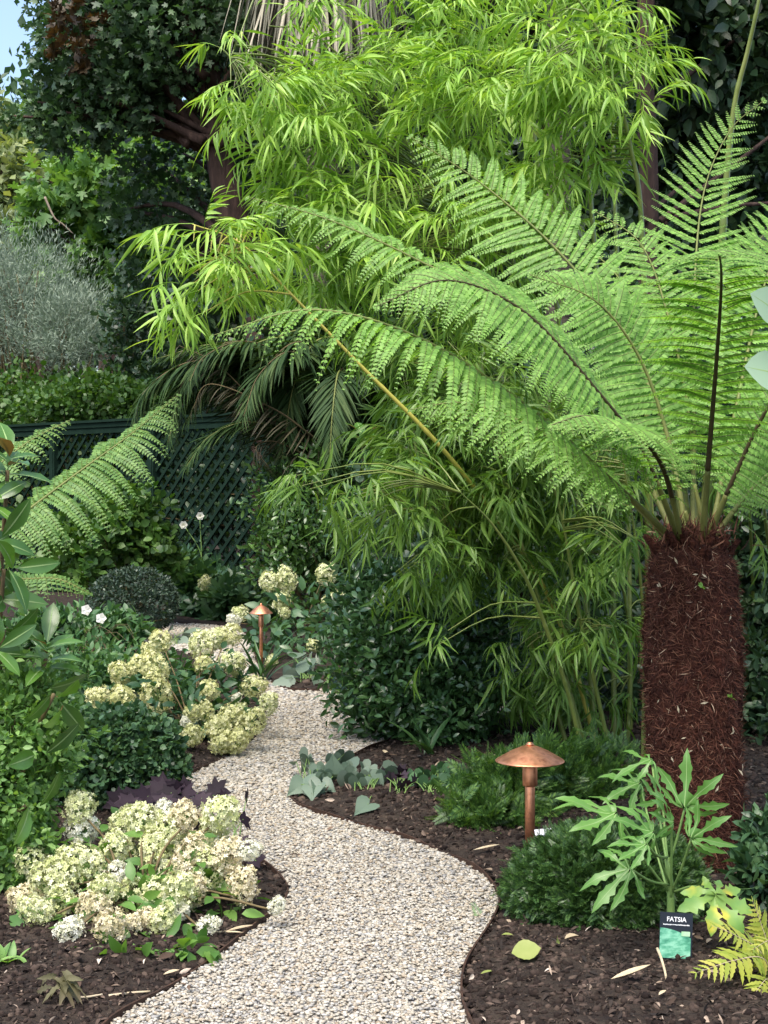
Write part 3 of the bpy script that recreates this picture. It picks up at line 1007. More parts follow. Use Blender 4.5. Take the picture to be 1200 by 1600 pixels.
    cz = MB()                                              # young croziers, short uncurled stalks at the centre
    for (u, h) in ((1075, .12), (1090, .2), (1083, .08)):
        b = P(u, 845, 4.42)
        kk = np.linspace(0, 1, 14)
        p = np.c_[b[0] + .012 * np.sin(kk * 4), np.full(14, b[1]), b[2] - .03 + h * kk]
        cz.add(*tube(p, np.linspace(.011, .006, 14), 6))
    cz.build('crozier', M['stipe'], root)


tree_fern()


def left_fern():
    base = P(-90, 0, 5.5)
    root = thing('tree_fern', 'tree fern at the left edge reaching one long frond in front of the lattice fence', 'tree fern', (base[0], 5.5, 0))
    mb = MB()
    mb.add(*tube(np.array([[base[0], 5.5, z] for z in np.linspace(-.02, .62, 9)]), np.linspace(.11, .1, 9), 16))
    n = 3000
    ang = rng.uniform(0, 2 * np.pi, n)
    out = np.stack([np.cos(ang), np.sin(ang), np.zeros(n)], 1)
    pos = np.c_[np.full(n, base[0]), np.full(n, 5.5), rng.uniform(0, .63, n)] + out * .1
    mb.inst(leaf(.12, 3, .1, .3), pos, frames(unit(out * .4 + rng.normal(size=(n, 3))), out) * .04, 1)
    mb.build('trunk', [M['trunk_core'], M['fibre']], root)
    for c, L, dr, nn in (
            ([(-88, 905, 5.5), (-40, 860, 5.55), (40, 800, 5.6), (120, 740, 5.65), (205, 678, 5.7), (278, 617, 5.75)], .235, .6, 46),
            ([(-92, 905, 5.55), (-70, 820, 5.65), (-20, 745, 5.7), (45, 690, 5.75), (112, 655, 5.8)], .13, .5, 34),
            ([(-85, 908, 5.45), (-40, 900, 5.4), (30, 905, 5.35), (90, 905, 5.3), (142, 928, 5.3)], .075, .5, 30),
            ([(-92, 905, 5.4), (-100, 800, 5.2), (-90, 720, 5.0), (-60, 690, 4.8)], .2, .3, 30),
            ([(-95, 905, 5.5), (-160, 830, 5.6), (-240, 760, 5.7), (-330, 730, 5.8)], .2, .3, 30)):
        mb = MB()
        frond(mb, np.array([P(*q) for q in c]), L, start=.1, n=nn, droop=dr, pl=.024, step=.0105, face=.45)
        mb.build('frond', [M['fern_cool'], M['rachis_green'], M['stipe'], M['midrib']], root)


left_fern()


# ------------------------------------------------------------------ bamboo
def cv(*q):
    return [P(*k) if len(k) == 3 else G(k[0], k[1]) for k in q]


def base_at(u, Y):
    return (u, HORIZON + CAM_H * FPX / Y, Y)


tall = [cv(base_at(900, 6.6), (870, 800, 6.7), (800, 400, 6.8), (700, 60, 6.9), (560, -160, 6.8), (430, -60, 6.4), (360, 90, 6.2)),
        cv(base_at(930, 6.8), (905, 800, 6.9), (860, 400, 7.0), (800, 0, 7.1), (720, -300, 7.2)),
        cv(base_at(960, 6.5), (955, 800, 6.6), (930, 400, 6.6), (890, 0, 6.6), (840, -250, 6.5)),
        cv(base_at(1012, 6.2), (1012, 700, 6.2), (1002, 345, 6.1), (985, 230, 6.05), (966, 150, 6.0), (930, 40, 5.95), (870, -40, 5.85)),
        cv(base_at(880, 7.0), (830, 800, 7.1), (740, 450, 7.1), (620, 200, 7.0), (500, 60, 6.8), (420, 40, 6.7)),
        cv(base_at(985, 6.9), (980, 700, 7.0), (960, 300, 7.0), (960, -100, 7.0), (1000, -300, 7.0))]
bamboo('tall_bamboo', 'tall arching bamboo with bright yellow-green leaf sprays filling the top centre', tall,
       [(382, 110, 6.2, 50, 60), (352, 72, 6.15, 26, 22), (415, 180, 6.2, 52, 55), (470, 235, 6.3, 90, 70), (420, 265, 6.3, 45, 40), (540, 170, 6.6, 120, 90), (690, 90, 6.8, 140, 120),
        (520, 290, 6.4, 90, 60), (640, 340, 6.4, 130, 80), (760, 190, 6.6, 120, 120), (880, 60, 6.2, 110, 100), (900, 130, 6.0, 70, 60), (930, 180, 5.95, 50, 50), (1000, 165, 5.95, 26, 32), (985, 70, 6.0, 40, 45),
        (880, 210, 6.2, 70, 70), (908, 300, 6.2, 50, 50), (500, 400, 6.5, 70, 60), (470, 330, 6.6, 60, 50), (450, 420, 7.0, 50, 50), (530, 350, 6.9, 70, 60), (600, 440, 6.5, 110, 80), (820, 320, 6.9, 90, 90), (720, 450, 6.8, 120, 80),
        (480, 20, 6.6, 50, 45), (600, -40, 6.8, 120, 60), (780, -60, 6.8, 140, 70), (950, -20, 6.3, 90, 50), (620, 150, 7.2, 150, 120), (590, 490, 6.8, 50, 40)],
       'bamboo', 1.0, 4.2, 'culm', .015)
yc = [cv(base_at(938, 6.4), (870, 960, 6.3), (790, 830, 6.2), (690, 700, 6.0), (560, 568, 5.9), (455, 460, 5.8), (375, 380, 5.75), (300, 350, 5.7))]
bamboo('leaning_bamboo', 'single yellow bamboo cane leaning left above the date palm with a drooping leaf spray', yc,
       [(315, 385, 5.7, 62, 45), (365, 345, 5.75, 45, 28), (285, 420, 5.7, 42, 40), (395, 410, 5.75, 32, 32), (345, 440, 5.7, 45, 32), (308, 490, 5.7, 14, 22)],
       'bamboo', 1.05, 4.2, 'culm_yellow', .010)
low = [cv(base_at(922, 6.3), (870, 1010, 6.25), (832, 905, 6.2), (790, 760, 6.1), (760, 640, 6.0)),
       cv(base_at(958, 6.2), (930, 1070, 6.15), (905, 960, 6.1), (880, 820, 6.0), (850, 700, 5.9)),
       cv(base_at(916, 6.1), (890, 1090, 6.05), (860, 1000, 6.0), (820, 900, 5.9), (770, 820, 5.8), (720, 770, 5.75)),
       cv(base_at(1004, 6.2), (1006, 1000, 6.2), (998, 880, 6.15), (980, 760, 6.1), (960, 640, 6.0)),
       cv(base_at(980, 6.5), (985, 1000, 6.5), (960, 850, 6.45), (930, 700, 6.4)),
       cv(base_at(890, 6.5), (850, 1050, 6.5), (800, 950, 6.4), (720, 850, 6.3), (660, 800, 6.2)),
       cv(base_at(1030, 6.5), (1035, 950, 6.5), (1020, 800, 6.5), (1010, 650, 6.5))]
bamboo('low_bamboo', 'lower shade-darkened thicket of bamboo behind the copper lamp and fern trunk', low,
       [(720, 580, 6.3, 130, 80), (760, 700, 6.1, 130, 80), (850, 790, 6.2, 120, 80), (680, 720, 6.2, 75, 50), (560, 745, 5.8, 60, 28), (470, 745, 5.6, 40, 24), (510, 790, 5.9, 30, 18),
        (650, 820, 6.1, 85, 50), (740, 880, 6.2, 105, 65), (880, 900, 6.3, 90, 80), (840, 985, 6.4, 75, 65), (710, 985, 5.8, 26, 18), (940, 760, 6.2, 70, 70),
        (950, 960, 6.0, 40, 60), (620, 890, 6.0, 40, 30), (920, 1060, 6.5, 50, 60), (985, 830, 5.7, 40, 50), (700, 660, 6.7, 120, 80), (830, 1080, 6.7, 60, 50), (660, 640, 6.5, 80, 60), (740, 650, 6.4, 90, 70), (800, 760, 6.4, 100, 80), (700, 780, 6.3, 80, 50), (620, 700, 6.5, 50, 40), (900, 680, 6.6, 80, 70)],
       'bamboo_shaded', .96, 5.0, 'culm', .0095)
rb = [cv(base_at(1212, 6.9), (1205, 900, 6.8), (1190, 760, 6.4), (1190, 640, 6.0)),
      cv(base_at(1180, 7.0), (1176, 900, 6.8), (1165, 720, 6.2), (1150, 640, 6.0)),
      cv(base_at(1250, 6.2), (1240, 800, 6.2), (1215, 500, 6.1))]
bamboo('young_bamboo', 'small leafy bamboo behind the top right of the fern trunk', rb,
       [(1180, 750, 5.6, 50, 60), (1190, 680, 5.7, 60, 50), (1160, 800, 5.6, 30, 40), (1240, 740, 5.7, 50, 80), (1120, 690, 5.8, 60, 50)], 'bamboo_shaded', 1.0, 1.6, 'culm', .01)
pc = [cv(base_at(1100, 5.8), (1112, 700, 5.8), (1130, 350, 5.75), (1146, 175, 5.7), (1168, 80, 5.65), (1186, 0, 5.6), (1215, -150, 5.55))]
bamboo('bare_bamboo_cane', 'bare green bamboo cane slanting up at the top right against dark leaves', pc, [(1230, -190, 5.5, 60, 40)], 'bamboo', 1.1, 1.0, 'culm', .018)


# ------------------------------------------------------------------ palms
def date_palm():
    c = P(590, 740, 13.0)
    root = thing('date_palm', 'dark feather palm with drooping fronds over the end of the lattice fence', 'palm', (c[0], c[1], 0))
    mb = MB()
    mb.add(*tube(np.array([[c[0], c[1], z] for z in np.linspace(-.02, c[2], 12)]), .22 + .02 * np.sin(np.arange(12) * 2.4), 14))
    mb.build('trunk', M['palm_bark'], root)
    ends = [([(590, 740, 13.0), (480, 600, 12.6), (350, 540, 12.3), (245, 560, 12.1)], .5),
            ([(590, 740, 13.0), (520, 560, 12.7), (420, 530, 12.3), (330, 600, 12.0), (290, 660, 11.9)], .5),
            ([(590, 740, 13.0), (540, 540, 12.9), (450, 520, 12.6), (400, 580, 12.3), (390, 690, 12.2)], .5),
            ([(590, 740, 13.0), (560, 560, 12.6), (500, 530, 12.2), (460, 600, 11.9), (440, 720, 11.8)], .5),
            ([(590, 740, 13.0), (590, 560, 13.0), (560, 500, 12.8), (500, 500, 12.6), (440, 560, 12.4)], .5),
            ([(590, 740, 13.0), (470, 680, 12.5), (370, 620, 12.2), (270, 620, 12.0), (255, 640, 12.0)], .45),
            ([(590, 740, 13.0), (490, 700, 12.2), (400, 660, 11.9), (330, 680, 11.8), (290, 730, 11.8)], .4),
            ([(590, 740, 13.0), (620, 560, 13.2), (650, 490, 13.4), (720, 480, 13.5)], .5),
            ([(590, 740, 13.0), (660, 600, 12.8), (740, 560, 12.6), (820, 620, 12.5)], .5),
            ([(590, 740, 13.0), (545, 620, 12.0), (530, 580, 11.6), (520, 640, 11.3), (515, 720, 11.2)], .45),
            ([(590, 740, 13.0), (570, 640, 12.0), (570, 560, 11.6), (580, 600, 11.3)], .4)]
    for c2, L in ends:
        mb = MB()
        pinnate(mb, np.array([P(*q) for q in c2]), L * 1.1, 110, (62, 30), leaf(.075, 3, .5, .2, .3), r0=.018, droop=.4)
        mb.build('frond', [M['palmleaf'], M['rachis_green']], root)
    for k in range(20):
        a = rng.uniform(240, 560)
        v = rng.uniform(525, 560) + abs(a - 450) * .05
        Yq = rng.uniform(11.6, 12.9)
        dv = rng.uniform(40, 150)
        ends.append(([(590, 740, 13.0), (590 + (a - 590) * .45, v + 50, (13 + Yq) / 2), (590 + (a - 590) * .8, v, Yq), (a - 20, v + dv * .35, Yq - .1), (a - 45, v + dv, Yq - .2)], .48))
    for c2, L in ends[11:]:
        mb = MB()
        pinnate(mb, np.array([P(*q) for q in c2]), L * 1.1, 110, (62, 30), leaf(.075, 3, .5, .25, .3), r0=.016, droop=.5)
        mb.build('frond', [M['palmleaf'], M['twig']], root)
    mb = MB()                                             # dead fronds hanging in front of the crown
    for c2 in ([(590, 740, 12.8), (430, 650, 12.0), (340, 570, 11.8), (280, 540, 11.7)], [(590, 750, 12.8), (500, 690, 11.9), (430, 640, 11.7), (330, 600, 11.6), (300, 640, 11.6)],
               [(590, 750, 12.8), (500, 720, 11.9), (430, 690, 11.8), (400, 700, 11.7), (420, 730, 11.7)]):
        pinnate(mb, np.array([P(*q) for q in c2]), .36, 46, (50, 20), leaf(.05, 3, .5, .3, .3), r0=.016, droop=.9, vee=.1)
    mb.build('dead_frond', [M['palmdead'], M['twig']], root)


date_palm()


def fan_palm(u, Y, v_skirt, label, skirt, r):
    c = P(u, 0, Y)
    top = P(u, -60, Y)[2]
    root = thing('fan_palm', label, 'palm', (c[0], Y, 0))
    mb = MB()
    z = np.linspace(-.02, top, 60)
    mb.add(*tube(np.c_[np.full(60, c[0]), np.full(60, Y), z], r * (1 + .05 * np.sin(z * 34)), 18))
    mb.build('trunk', M['palm_bark'], root)
    if skirt:
        mb = MB()
        n = 600
        ang = rng.uniform(0, 2 * np.pi, n)
        out = np.c_[np.cos(ang), np.sin(ang), np.zeros(n)]
        rad = rng.uniform(.15, .68, n)
        pos = np.c_[c[0] + out[:, 0] * rad, Y + out[:, 1] * rad, top + rng.uniform(-.3, .3, n)]
        d = unit(out * .18 + [0, 0, -1] + .08 * rng.normal(size=(n, 3)))
        mb.inst(leaf(.028, 5, .3, .03, .35, tipc=.03), pos, frames(d, out) * rng.uniform(.7, 1.3, n)[:, None, None])
        mb.build('dead_leaf_skirt', M['skirt'], root)
    mb = MB()
    for k in range(26):                                   # fan leaves above the frame
        a = k * 2.4
        d = unit(np.array([math.cos(a), math.sin(a), rng.uniform(.1, .9)]))
        h = np.array([c[0], Y, top + .15]) + d * .8
        mb.add(*tube(np.array([[c[0], Y, top + .1], h]), .012, 4), 0)
        m = 22
        th = np.linspace(-1.9, 1.9, m)
        s = unit(np.cross(d, [0, 0, 1]))
        u2 = np.cross(s, d)
        dd = np.cos(th)[:, None] * d + np.sin(th)[:, None] * s - [0, 0, .25]
        mb.inst(leaf(.07, 3, .4, .2, .4), np.tile(h, (m, 1)), frames(dd, np.tile(u2, (m, 1))) * .6)
    mb.build('crown', M['palmleaf'], root)


fan_palm(505, 13.5, 110, 'fan palm with a skirt of hanging grey dead leaves behind the top of the bamboo', True, .16)
fan_palm(872, 9.6, 0, 'ringed beige palm trunk showing through the bamboo behind the fern', False, .085)


# ------------------------------------------------------------------ trees
def tree(name, label, base, trunk_pts, r0, blobs, leafmat, bark='bark', mats=None, limbs=8):
    root = thing(name, label, 'tree', base)
    mb = MB()
    p = spline(trunk_pts, 26)
    rr = np.linspace(r0, r0 * .55, 26) * (1 + .04 * rng.normal(size=26))
    rr[:3] *= [1.5, 1.2, 1.08]
    mb.add(*tube(p, rr, 14))
    fo = MB()
    for k, b in enumerate(blobs):
        b = dict(b)
        b.setdefault('seed', k + 20)
        cc = blob(fo, **b)
        st = p[-1] if np.linalg.norm(p[-1] - b['c']) < 6 else p[np.linalg.norm(p - b['c'], axis=1).argmin()]
        if b.get('mat'):
            continue
        j = np.linalg.norm(p[8:] - np.array(b['c']) + [0, 0, .8], axis=1).argmin() + 8
        stems_to(mb, p[j], cc[rng.choice(len(cc), min(limbs, len(cc)), replace=False)], r0 * .3, r0 * .06, 0, 5, .05)
    mb.build('trunk', M[bark], root)
    fo.build('crown', mats or M[leafmat], root)
    return root


def B(u, v, Y, ru, rv, clumps, per, T, size, depth=None, **k):
    s = Y / FPX
    return dict(c=P(u, v, Y), r=np.array([ru * s, (depth or (ru + rv) / 2) * s, rv * s]), clumps=clumps, per=per, T=T, size=size, **k)


# the dark tree at the upper left; its trunk leans right behind the bamboo
tb = P(425, 0, 15.5)
tree('broadleaf_tree', 'big dark green broadleaf tree with a leaning red-brown trunk at the upper left', (tb[0], 15.5, 0),
     [np.array([tb[0], 15.5, -.05]), P(412, 540, 15.5), P(388, 420, 15.5), P(350, 280, 15.5), P(332, 150, 15.6), P(320, -60, 15.8), P(310, -300, 16)], .2,
     [B(310, 30, 15.3, 150, 110, 260, 16, L_MAPLE, .088, noise=.2, zmin=-.95),
      B(168, 50, 15.6, 128, 110, 240, 15, L_MAPLE, .088, noise=.25, zmin=-.95),
      B(185, 155, 15.4, 92, 80, 160, 15, L_MAPLE, .088, noise=.25, zmin=-.95),
      B(80, 175, 15.8, 62, 55, 60, 13, L_MAPLE, .088, noise=.25, zmin=-.95),
      B(140, -125, 15.8, 150, 120, 180, 15, L_MAPLE, .088, zmin=-.95),
      B(360, -120, 16, 200, 160, 240, 15, L_MAPLE, .088, zmin=-.95),
      B(270, 330, 17, 100, 130, 150, 14, L_MAPLE, .088, zmin=-.95), B(430, 300, 17, 90, 200, 200, 14, L_MAPLE, .088, zmin=-.95),
      B(112, 50, 14.6, 42, 55, 26, 9, L_MAPLE, .095, mat=1, zmin=-.95)], 'dark_tree', mats=[M['dark_tree'], M['copper_leaf']])
rt = P(1010, 0, 10.0)
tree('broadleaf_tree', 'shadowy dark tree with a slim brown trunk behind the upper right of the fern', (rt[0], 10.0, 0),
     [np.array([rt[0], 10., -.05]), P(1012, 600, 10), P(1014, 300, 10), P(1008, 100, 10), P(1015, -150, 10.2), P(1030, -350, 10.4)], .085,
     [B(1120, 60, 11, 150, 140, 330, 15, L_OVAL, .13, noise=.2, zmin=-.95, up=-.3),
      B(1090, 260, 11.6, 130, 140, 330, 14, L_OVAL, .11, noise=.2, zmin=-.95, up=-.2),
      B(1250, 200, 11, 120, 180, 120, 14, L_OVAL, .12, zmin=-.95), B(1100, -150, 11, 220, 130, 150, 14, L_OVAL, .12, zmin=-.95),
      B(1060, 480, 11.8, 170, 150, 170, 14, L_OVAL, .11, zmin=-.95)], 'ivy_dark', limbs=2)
cb = P(760, 0, 15.0)
tree('evergreen_tree', 'dense dark evergreen filling the gaps behind the bamboo in the centre', (cb[0], 15.0, 0),
     [np.array([cb[0], 15., -.05]), P(760, 600, 15), P(755, 300, 15), P(760, 0, 15), P(760, -300, 15)], .2,
     [B(620, 250, 15, 190, 190, 420, 14, L_OVAL, .16, zmin=-.95), B(880, 250, 15, 190, 190, 420, 14, L_OVAL, .16, zmin=-.95),
      B(960, 30, 15.4, 150, 170, 300, 14, L_OVAL, .16, zmin=-.95), B(760, -60, 15, 300, 190, 460, 14, L_OVAL, .16, zmin=-.95), B(560, 480, 14.6, 170, 130, 200, 14, L_OVAL, .15, zmin=-.95),
      B(760, 560, 14.6, 220, 160, 220, 14, L_OVAL, .15, zmin=-.95), B(960, 560, 14.6, 200, 200, 220, 14, L_OVAL, .15, zmin=-.95)], 'ivy_dark')
eb = P(470, 0, 21.0)
tree('evergreen_tree', 'black-green evergreen standing between the leaning trunk and the bamboo', (eb[0], 21.0, 0),
     [np.array([eb[0], 21., -.05]), P(470, 500, 21), P(465, 250, 21), P(460, 0, 21)], .22,
     [B(440, 300, 21, 140, 190, 260, 14, L_OVAL, .2, zmin=-.95), B(330, 470, 21, 110, 120, 150, 14, L_OVAL, .2, zmin=-.95), B(450, 560, 21, 170, 120, 160, 14, L_OVAL, .2, zmin=-.95),
      B(470, 40, 21, 150, 150, 200, 14, L_OVAL, .2, zmin=-.95)], 'ivy_dark')
fb = P(180, 0, 24.0)
tree('fig_tree', 'mid-green fig-leaved tree below the dark crown at the left', (fb[0], 24.0, 0),
     [np.array([fb[0], 24., -.05]), P(180, 560, 24), P(190, 420, 24), P(180, 300, 24)], .14,
     [B(170, 300, 24, 115, 80, 220, 11, L_FIG, .21, noise=.25, zmin=-.95), B(110, 370, 24, 90, 80, 130, 11, L_FIG, .21, noise=.25, zmin=-.95),
      B(250, 380, 24.3, 90, 80, 130, 11, L_FIG, .21, noise=.25, zmin=-.95), B(150, 250, 24, 70, 40, 60, 10, L_FIG, .2, zmin=-.95),
      B(190, 470, 24.6, 130, 80, 120, 11, L_FIG, .2, zmin=-.95)], 'mid_tree')
mb = MB()
mb.add(*tube(spline([P(70, 308, 22.6), P(85, 340, 22.5), P(98, 350, 22.5), P(115, 366, 22.5)], 14), np.linspace(.02, .008, 14), 6))
tag(mb.build('bare_branch', M['litterwood'], None, P(70, 308, 22.6)), 'short bare pale branch poking out of the fig tree', 'branch')
gb = P(60, 0, 34.0)
tree('distant_tree', 'blue-green distant tree between the dark crown and the fig tree', (gb[0], 34.0, 0),
     [np.array([gb[0], 34., -.05]), P(70, 500, 34), P(75, 300, 34)], .25,
     [B(80, 210, 34, 75, 55, 130, 13, L_OVAL2, .26, noise=.25, zmin=-.95), B(60, 330, 34, 130, 110, 160, 12, L_OVAL2, .26, zmin=-.95)], 'blue_tree')
gb = P(165, 0, 40.0)
tree('distant_tree', 'small pale olive distant treetop just under the dark crown', (gb[0], 40.0, 0),
     [np.array([gb[0], 40., -.05]), P(165, 500, 40), P(165, 220, 40)], .25,
     [B(165, 180, 40, 45, 50, 110, 13, L_OVAL2, .26, noise=.25, zmin=-.95), B(180, 300, 40, 120, 90, 130, 12, L_OVAL2, .28, zmin=-.95)], 'far_tree')
gb = P(-10, 0, 30.0)
tree('distant_tree', 'sunny yellow-green tree at the far left edge above the silver bush', (gb[0], 30.0, 0),
     [np.array([gb[0], 30., -.05]), P(-10, 500, 30), P(0, 300, 30)], .2,
     [B(5, 285, 30, 45, 70, 110, 12, L_OVAL2, .24, noise=.25, zmin=-.95, up=-.3), B(-40, 200, 31, 60, 70, 100, 12, L_OVAL2, .24, zmin=-.95), B(10, 390, 30, 90, 70, 90, 12, L_OVAL2, .24, zmin=-.95)], 'far_tree')

# far wood closing the view
mb = MB()
for k in range(16):
    u = -900 + k * 190
    s = B(u, 400 + 60 * math.sin(k * 2.1), 48, 190, 400, 1000, 9, L_OVAL2, .42, zmin=-.9, noise=.1, seed=k)
    s['r'][1] = 3.0
    if -500 < u < 60:
        s['c'][2] -= 3.6
    blob(mb, **s)
o = mb.build('woodland', M['dark_tree'])
o['kind'] = 'stuff'
o['label'] = 'far dark woodland closing the view behind the garden'

# silver bush and hedges behind the fence
sb = P(70, 0, 20.0)
shrub('silver_bush', 'feathery grey-green silver-leaved bush behind the fence at the left', 'shrub',
      [B(40, 480, 20, 120, 100, 460, 34, L_THIN, .085, noise=.2, zmin=-.9, up=.9, rand=.5, sig=.4), B(110, 520, 19.6, 75, 75, 280, 30, L_THIN, .085, noise=.2, zmin=-.9, up=.9, rand=.5),
       B(-40, 430, 20, 90, 90, 220, 30, L_THIN, .085, zmin=-.9, up=.9, rand=.5)], M['silver'], stem_r=.03, base=(sb[0], 20, 0))
shrub('ivy_hedge', 'leafy green ivy hedge spilling over the top of the lattice fence', 'hedge',
      [B(30, 640, 19.2, 150, 55, 300, 18, L_ROUND, .07, zmin=-.9), B(150, 630, 18, 110, 38, 270, 18, L_ROUND, .07, zmin=-.9), B(240, 635, 17.3, 60, 34, 160, 18, L_ROUND, .07, zmin=-.9),
       B(100, 720, 18.6, 220, 90, 150, 18, L_ROUND, .10, zmin=-.9)], M['ivy'], stem_r=.02, base=(P(100, 0, 18.6)[0], 18.6, 0))
shrub('holly_bush', 'dark upright bush between the silver bush and the date palm', 'shrub',
      [B(215, 530, 18.5, 50, 100, 170, 16, L_OVAL, .10, zmin=-.9), B(270, 600, 18, 60, 70, 110, 16, L_OVAL, .10, zmin=-.9), B(330, 700, 17.5, 120, 90, 130, 16, L_OVAL, .10, zmin=-.9)], M['ivy_dark'], stem_r=.02)


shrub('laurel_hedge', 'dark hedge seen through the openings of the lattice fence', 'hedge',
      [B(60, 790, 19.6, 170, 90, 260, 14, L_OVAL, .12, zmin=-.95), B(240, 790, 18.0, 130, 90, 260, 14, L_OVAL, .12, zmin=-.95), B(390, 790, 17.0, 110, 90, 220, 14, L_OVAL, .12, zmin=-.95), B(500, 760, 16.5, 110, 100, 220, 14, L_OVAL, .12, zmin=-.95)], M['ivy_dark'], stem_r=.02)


# ------------------------------------------------------------------ lattice fence
def fence():
    A, D = np.array([-2.09, 15.5]), np.array([.735, -.678])
    ang = math.atan2(D[1], D[0])
    Rz = np.array([[math.cos(ang), -math.sin(ang), 0], [math.sin(ang), math.cos(ang), 0], [0, 0, 1]])
    root = thing('lattice_fence', 'dark green diagonal lattice fence with a moulded top rail along the left', 'fence', (A[0], A[1], 0))
    w = lambda t, z, y=0: np.array([A[0] + D[0] * t, A[1] + D[1] * t, z]) + Rz @ np.array([0, y, 0])
    posts = [-5.99, -4.17, -2.35, -.53, 1.29, 3.11]
    for t in posts:
        mb = MB()
        mb.add(*box(w(t, .94), (.10, .10, 1.9), Rz), 0, False)
        mb.add(*box(w(t, .94, -.054), (.055, .008, 1.8), Rz), 0, False)
        mb.build('post', M['lattice'], root)
    mb = MB()
    for z, h, d in ((1.905, .05, .11), (1.95, .03, .16), (1.86, .035, .07)):
        mb.add(*box(w(-1.44, z), (9.1, d, h - .002), Rz), 0, False)
    mb.build('top_rail', M['lattice'], root)
    for a, b in zip(posts[:-1], posts[1:]):
        mb = MB()
        x0, x1, z0, z1 = a + .052, b - .052, .08, 1.84
        sp = .112
        for sg, yy in ((1, -.012), (-1, .006)):
            for c in np.arange(-4, 6, sp * math.sqrt(2)):
                # line z = z0 + sg*(x - x0 - c)
                xa, xb = (x0 + c, x0 + c + (z1 - z0)) if sg > 0 else (x0 + c - (z1 - z0), x0 + c)
                lo, hi = max(x0, xa), min(x1, xb)
                if hi - lo < .05:
                    continue
                za, zb = z0 + sg * (lo - x0 - c), z0 + sg * (hi - x0 - c)
                L = math.hypot(hi - lo, zb - za)
                ry = math.atan2(zb - za, hi - lo)
                Ry = np.array([[math.cos(ry), 0, -math.sin(ry)], [0, 1, 0], [math.sin(ry), 0, math.cos(ry)]])
                mb.add(*box(w((lo + hi) / 2, (za + zb) / 2, yy), (L, .012, .034), Rz @ Ry), 0, False)
        for z in (z0, z1):
            mb.add(*box(w((x0 + x1) / 2, z, -.03), (x1 - x0, .022, .05), Rz), 0, False)
        mb.build('lattice_panel', M['lattice'], root)


fence()

# white climbing rose on the fence
rc = P(300, 812, 14.6)
root = thing('climbing_rose', 'climbing rose with two small white blooms against the lattice', 'rose', (rc[0] + .1, 14.55, 0))
mb = MB()
for tg in (P(312, 806, 14.5), P(287, 820, 14.5)):
    mb.add(*tube(spline([np.array([rc[0] + .1, 14.55, 0]), P(315, 870, 14.5), tg], 14), np.linspace(.008, .004, 14), 5))
mb.build('stem', M['green_stem'], root)
mb = MB()
cc = np.vstack([P(u, v, 14.5) for u, v in rng.uniform([280, 800], [330, 900], (70, 2))])
scatter_leaves(mb, L_OVAL, cc, rdir(70), .055)
mb.build('foliage', M['bluegreen'], root)
for (u, v) in ((313, 806), (287, 820)):
    mb = MB()
    c = P(u, v, 14.42)
    for k, (n, r, el) in enumerate(((6, .045, .2), (5, .035, .7), (4, .022, 1.3))):
        a = np.linspace(0, 6.28, n, endpoint=False) + k
        d = np.c_[np.cos(a), np.full(n, -el), np.sin(a)]
        mb.inst(leaf(.9, 3, .3, -.2, .6), np.tile(c, (n, 1)), frames(d, np.tile([0, -1., 0], (n, 1))) * r)
    mb.build('bloom', M['white_petal'], root)

# ------------------------------------------------------------------ middle-distance shrubs
shrub('leafy_shrub', 'rounded light-leaved shrub growing against the lattice post', 'shrub',
      [B(190, 830, 12.5, 75, 70, 150, 14, L_ROUND, .075, noise=.25, zmin=-.9), B(130, 860, 12.2, 70, 60, 110, 14, L_ROUND, .075, noise=.25, zmin=-.9), B(240, 870, 12.6, 45, 40, 70, 13, L_ROUND, .07, zmin=-.9)], M['ivy'], stem_r=.012)
shrub('clipped_ball', 'grey-green clipped ball of box below the lattice fence', 'topiary',
      [B(208, 940, 11.4, 68, 50, 900, 9, L_OVAL2, .03, noise=.02, sig=.12, shell=(.93, 1.02), zmin=-.9)], M['boxfar'], stem_r=.015)
# dark oakleaf-like plants with lime flower heads along the foot of the fence
root_oak = shrub('oakleaf_hydrangea', 'dark lobed-leaf shrub with small lime flower heads at the foot of the fence', 'shrub',
      [B(320, 935, 13.6, 60, 36, 60, 8, L_FIG, .17, zmin=-.7), B(375, 950, 13.2, 50, 40, 50, 8, L_FIG, .16, zmin=-.7), B(300, 900, 14.0, 50, 25, 30, 7, L_FIG, .15, zmin=-.7)], M['bluegreen'], stem_r=.01)
shrub('evergreen_shrub', 'tall dark laurel-like shrub right of the lattice fence', 'shrub',
      [B(500, 790, 12.0, 95, 100, 420, 14, L_LAUREL, .062, noise=.2, zmin=-.95), B(560, 720, 12.1, 70, 60, 200, 14, L_LAUREL, .062, noise=.2, zmin=-.95), B(470, 870, 11.9, 75, 70, 220, 14, L_LAUREL, .06, zmin=-.95),
       B(590, 850, 12.1, 90, 110, 260, 13, L_LAUREL, .062, zmin=-.95)], M['laurel'], stem_r=.014)


def rosette(mb, c, axis, n, L, T, mat=0, open_=(35, 85)):
    axis = unit(np.asarray(axis, float))
    s = unit(np.cross(axis, [.3, .2, .9]))
    q = np.cross(axis, s)
    a = np.arange(n) * 2.4 + rng.uniform(0, 6)
    el = np.radians(np.linspace(open_[0], open_[1], n) + rng.normal(size=n) * 8)
    rad = np.cos(a)[:, None] * s + np.sin(a)[:, None] * q
    d = np.cos(el)[:, None] * axis + np.sin(el)[:, None] * rad
    nm = axis * np.sin(el)[:, None] - rad * np.cos(el)[:, None]
    sc = (L * rng.uniform(.75, 1.1, n))[:, None, None]
    at = c + axis * np.linspace(.05, -.03, n)[:, None]
    mb.inst(T, at, frames(d, nm) * sc, mat)
    V = L_BIG_RIB[0].copy()
    mb.inst((V, L_BIG_RIB[1]), at, frames(d, nm) * sc, mat + 1)


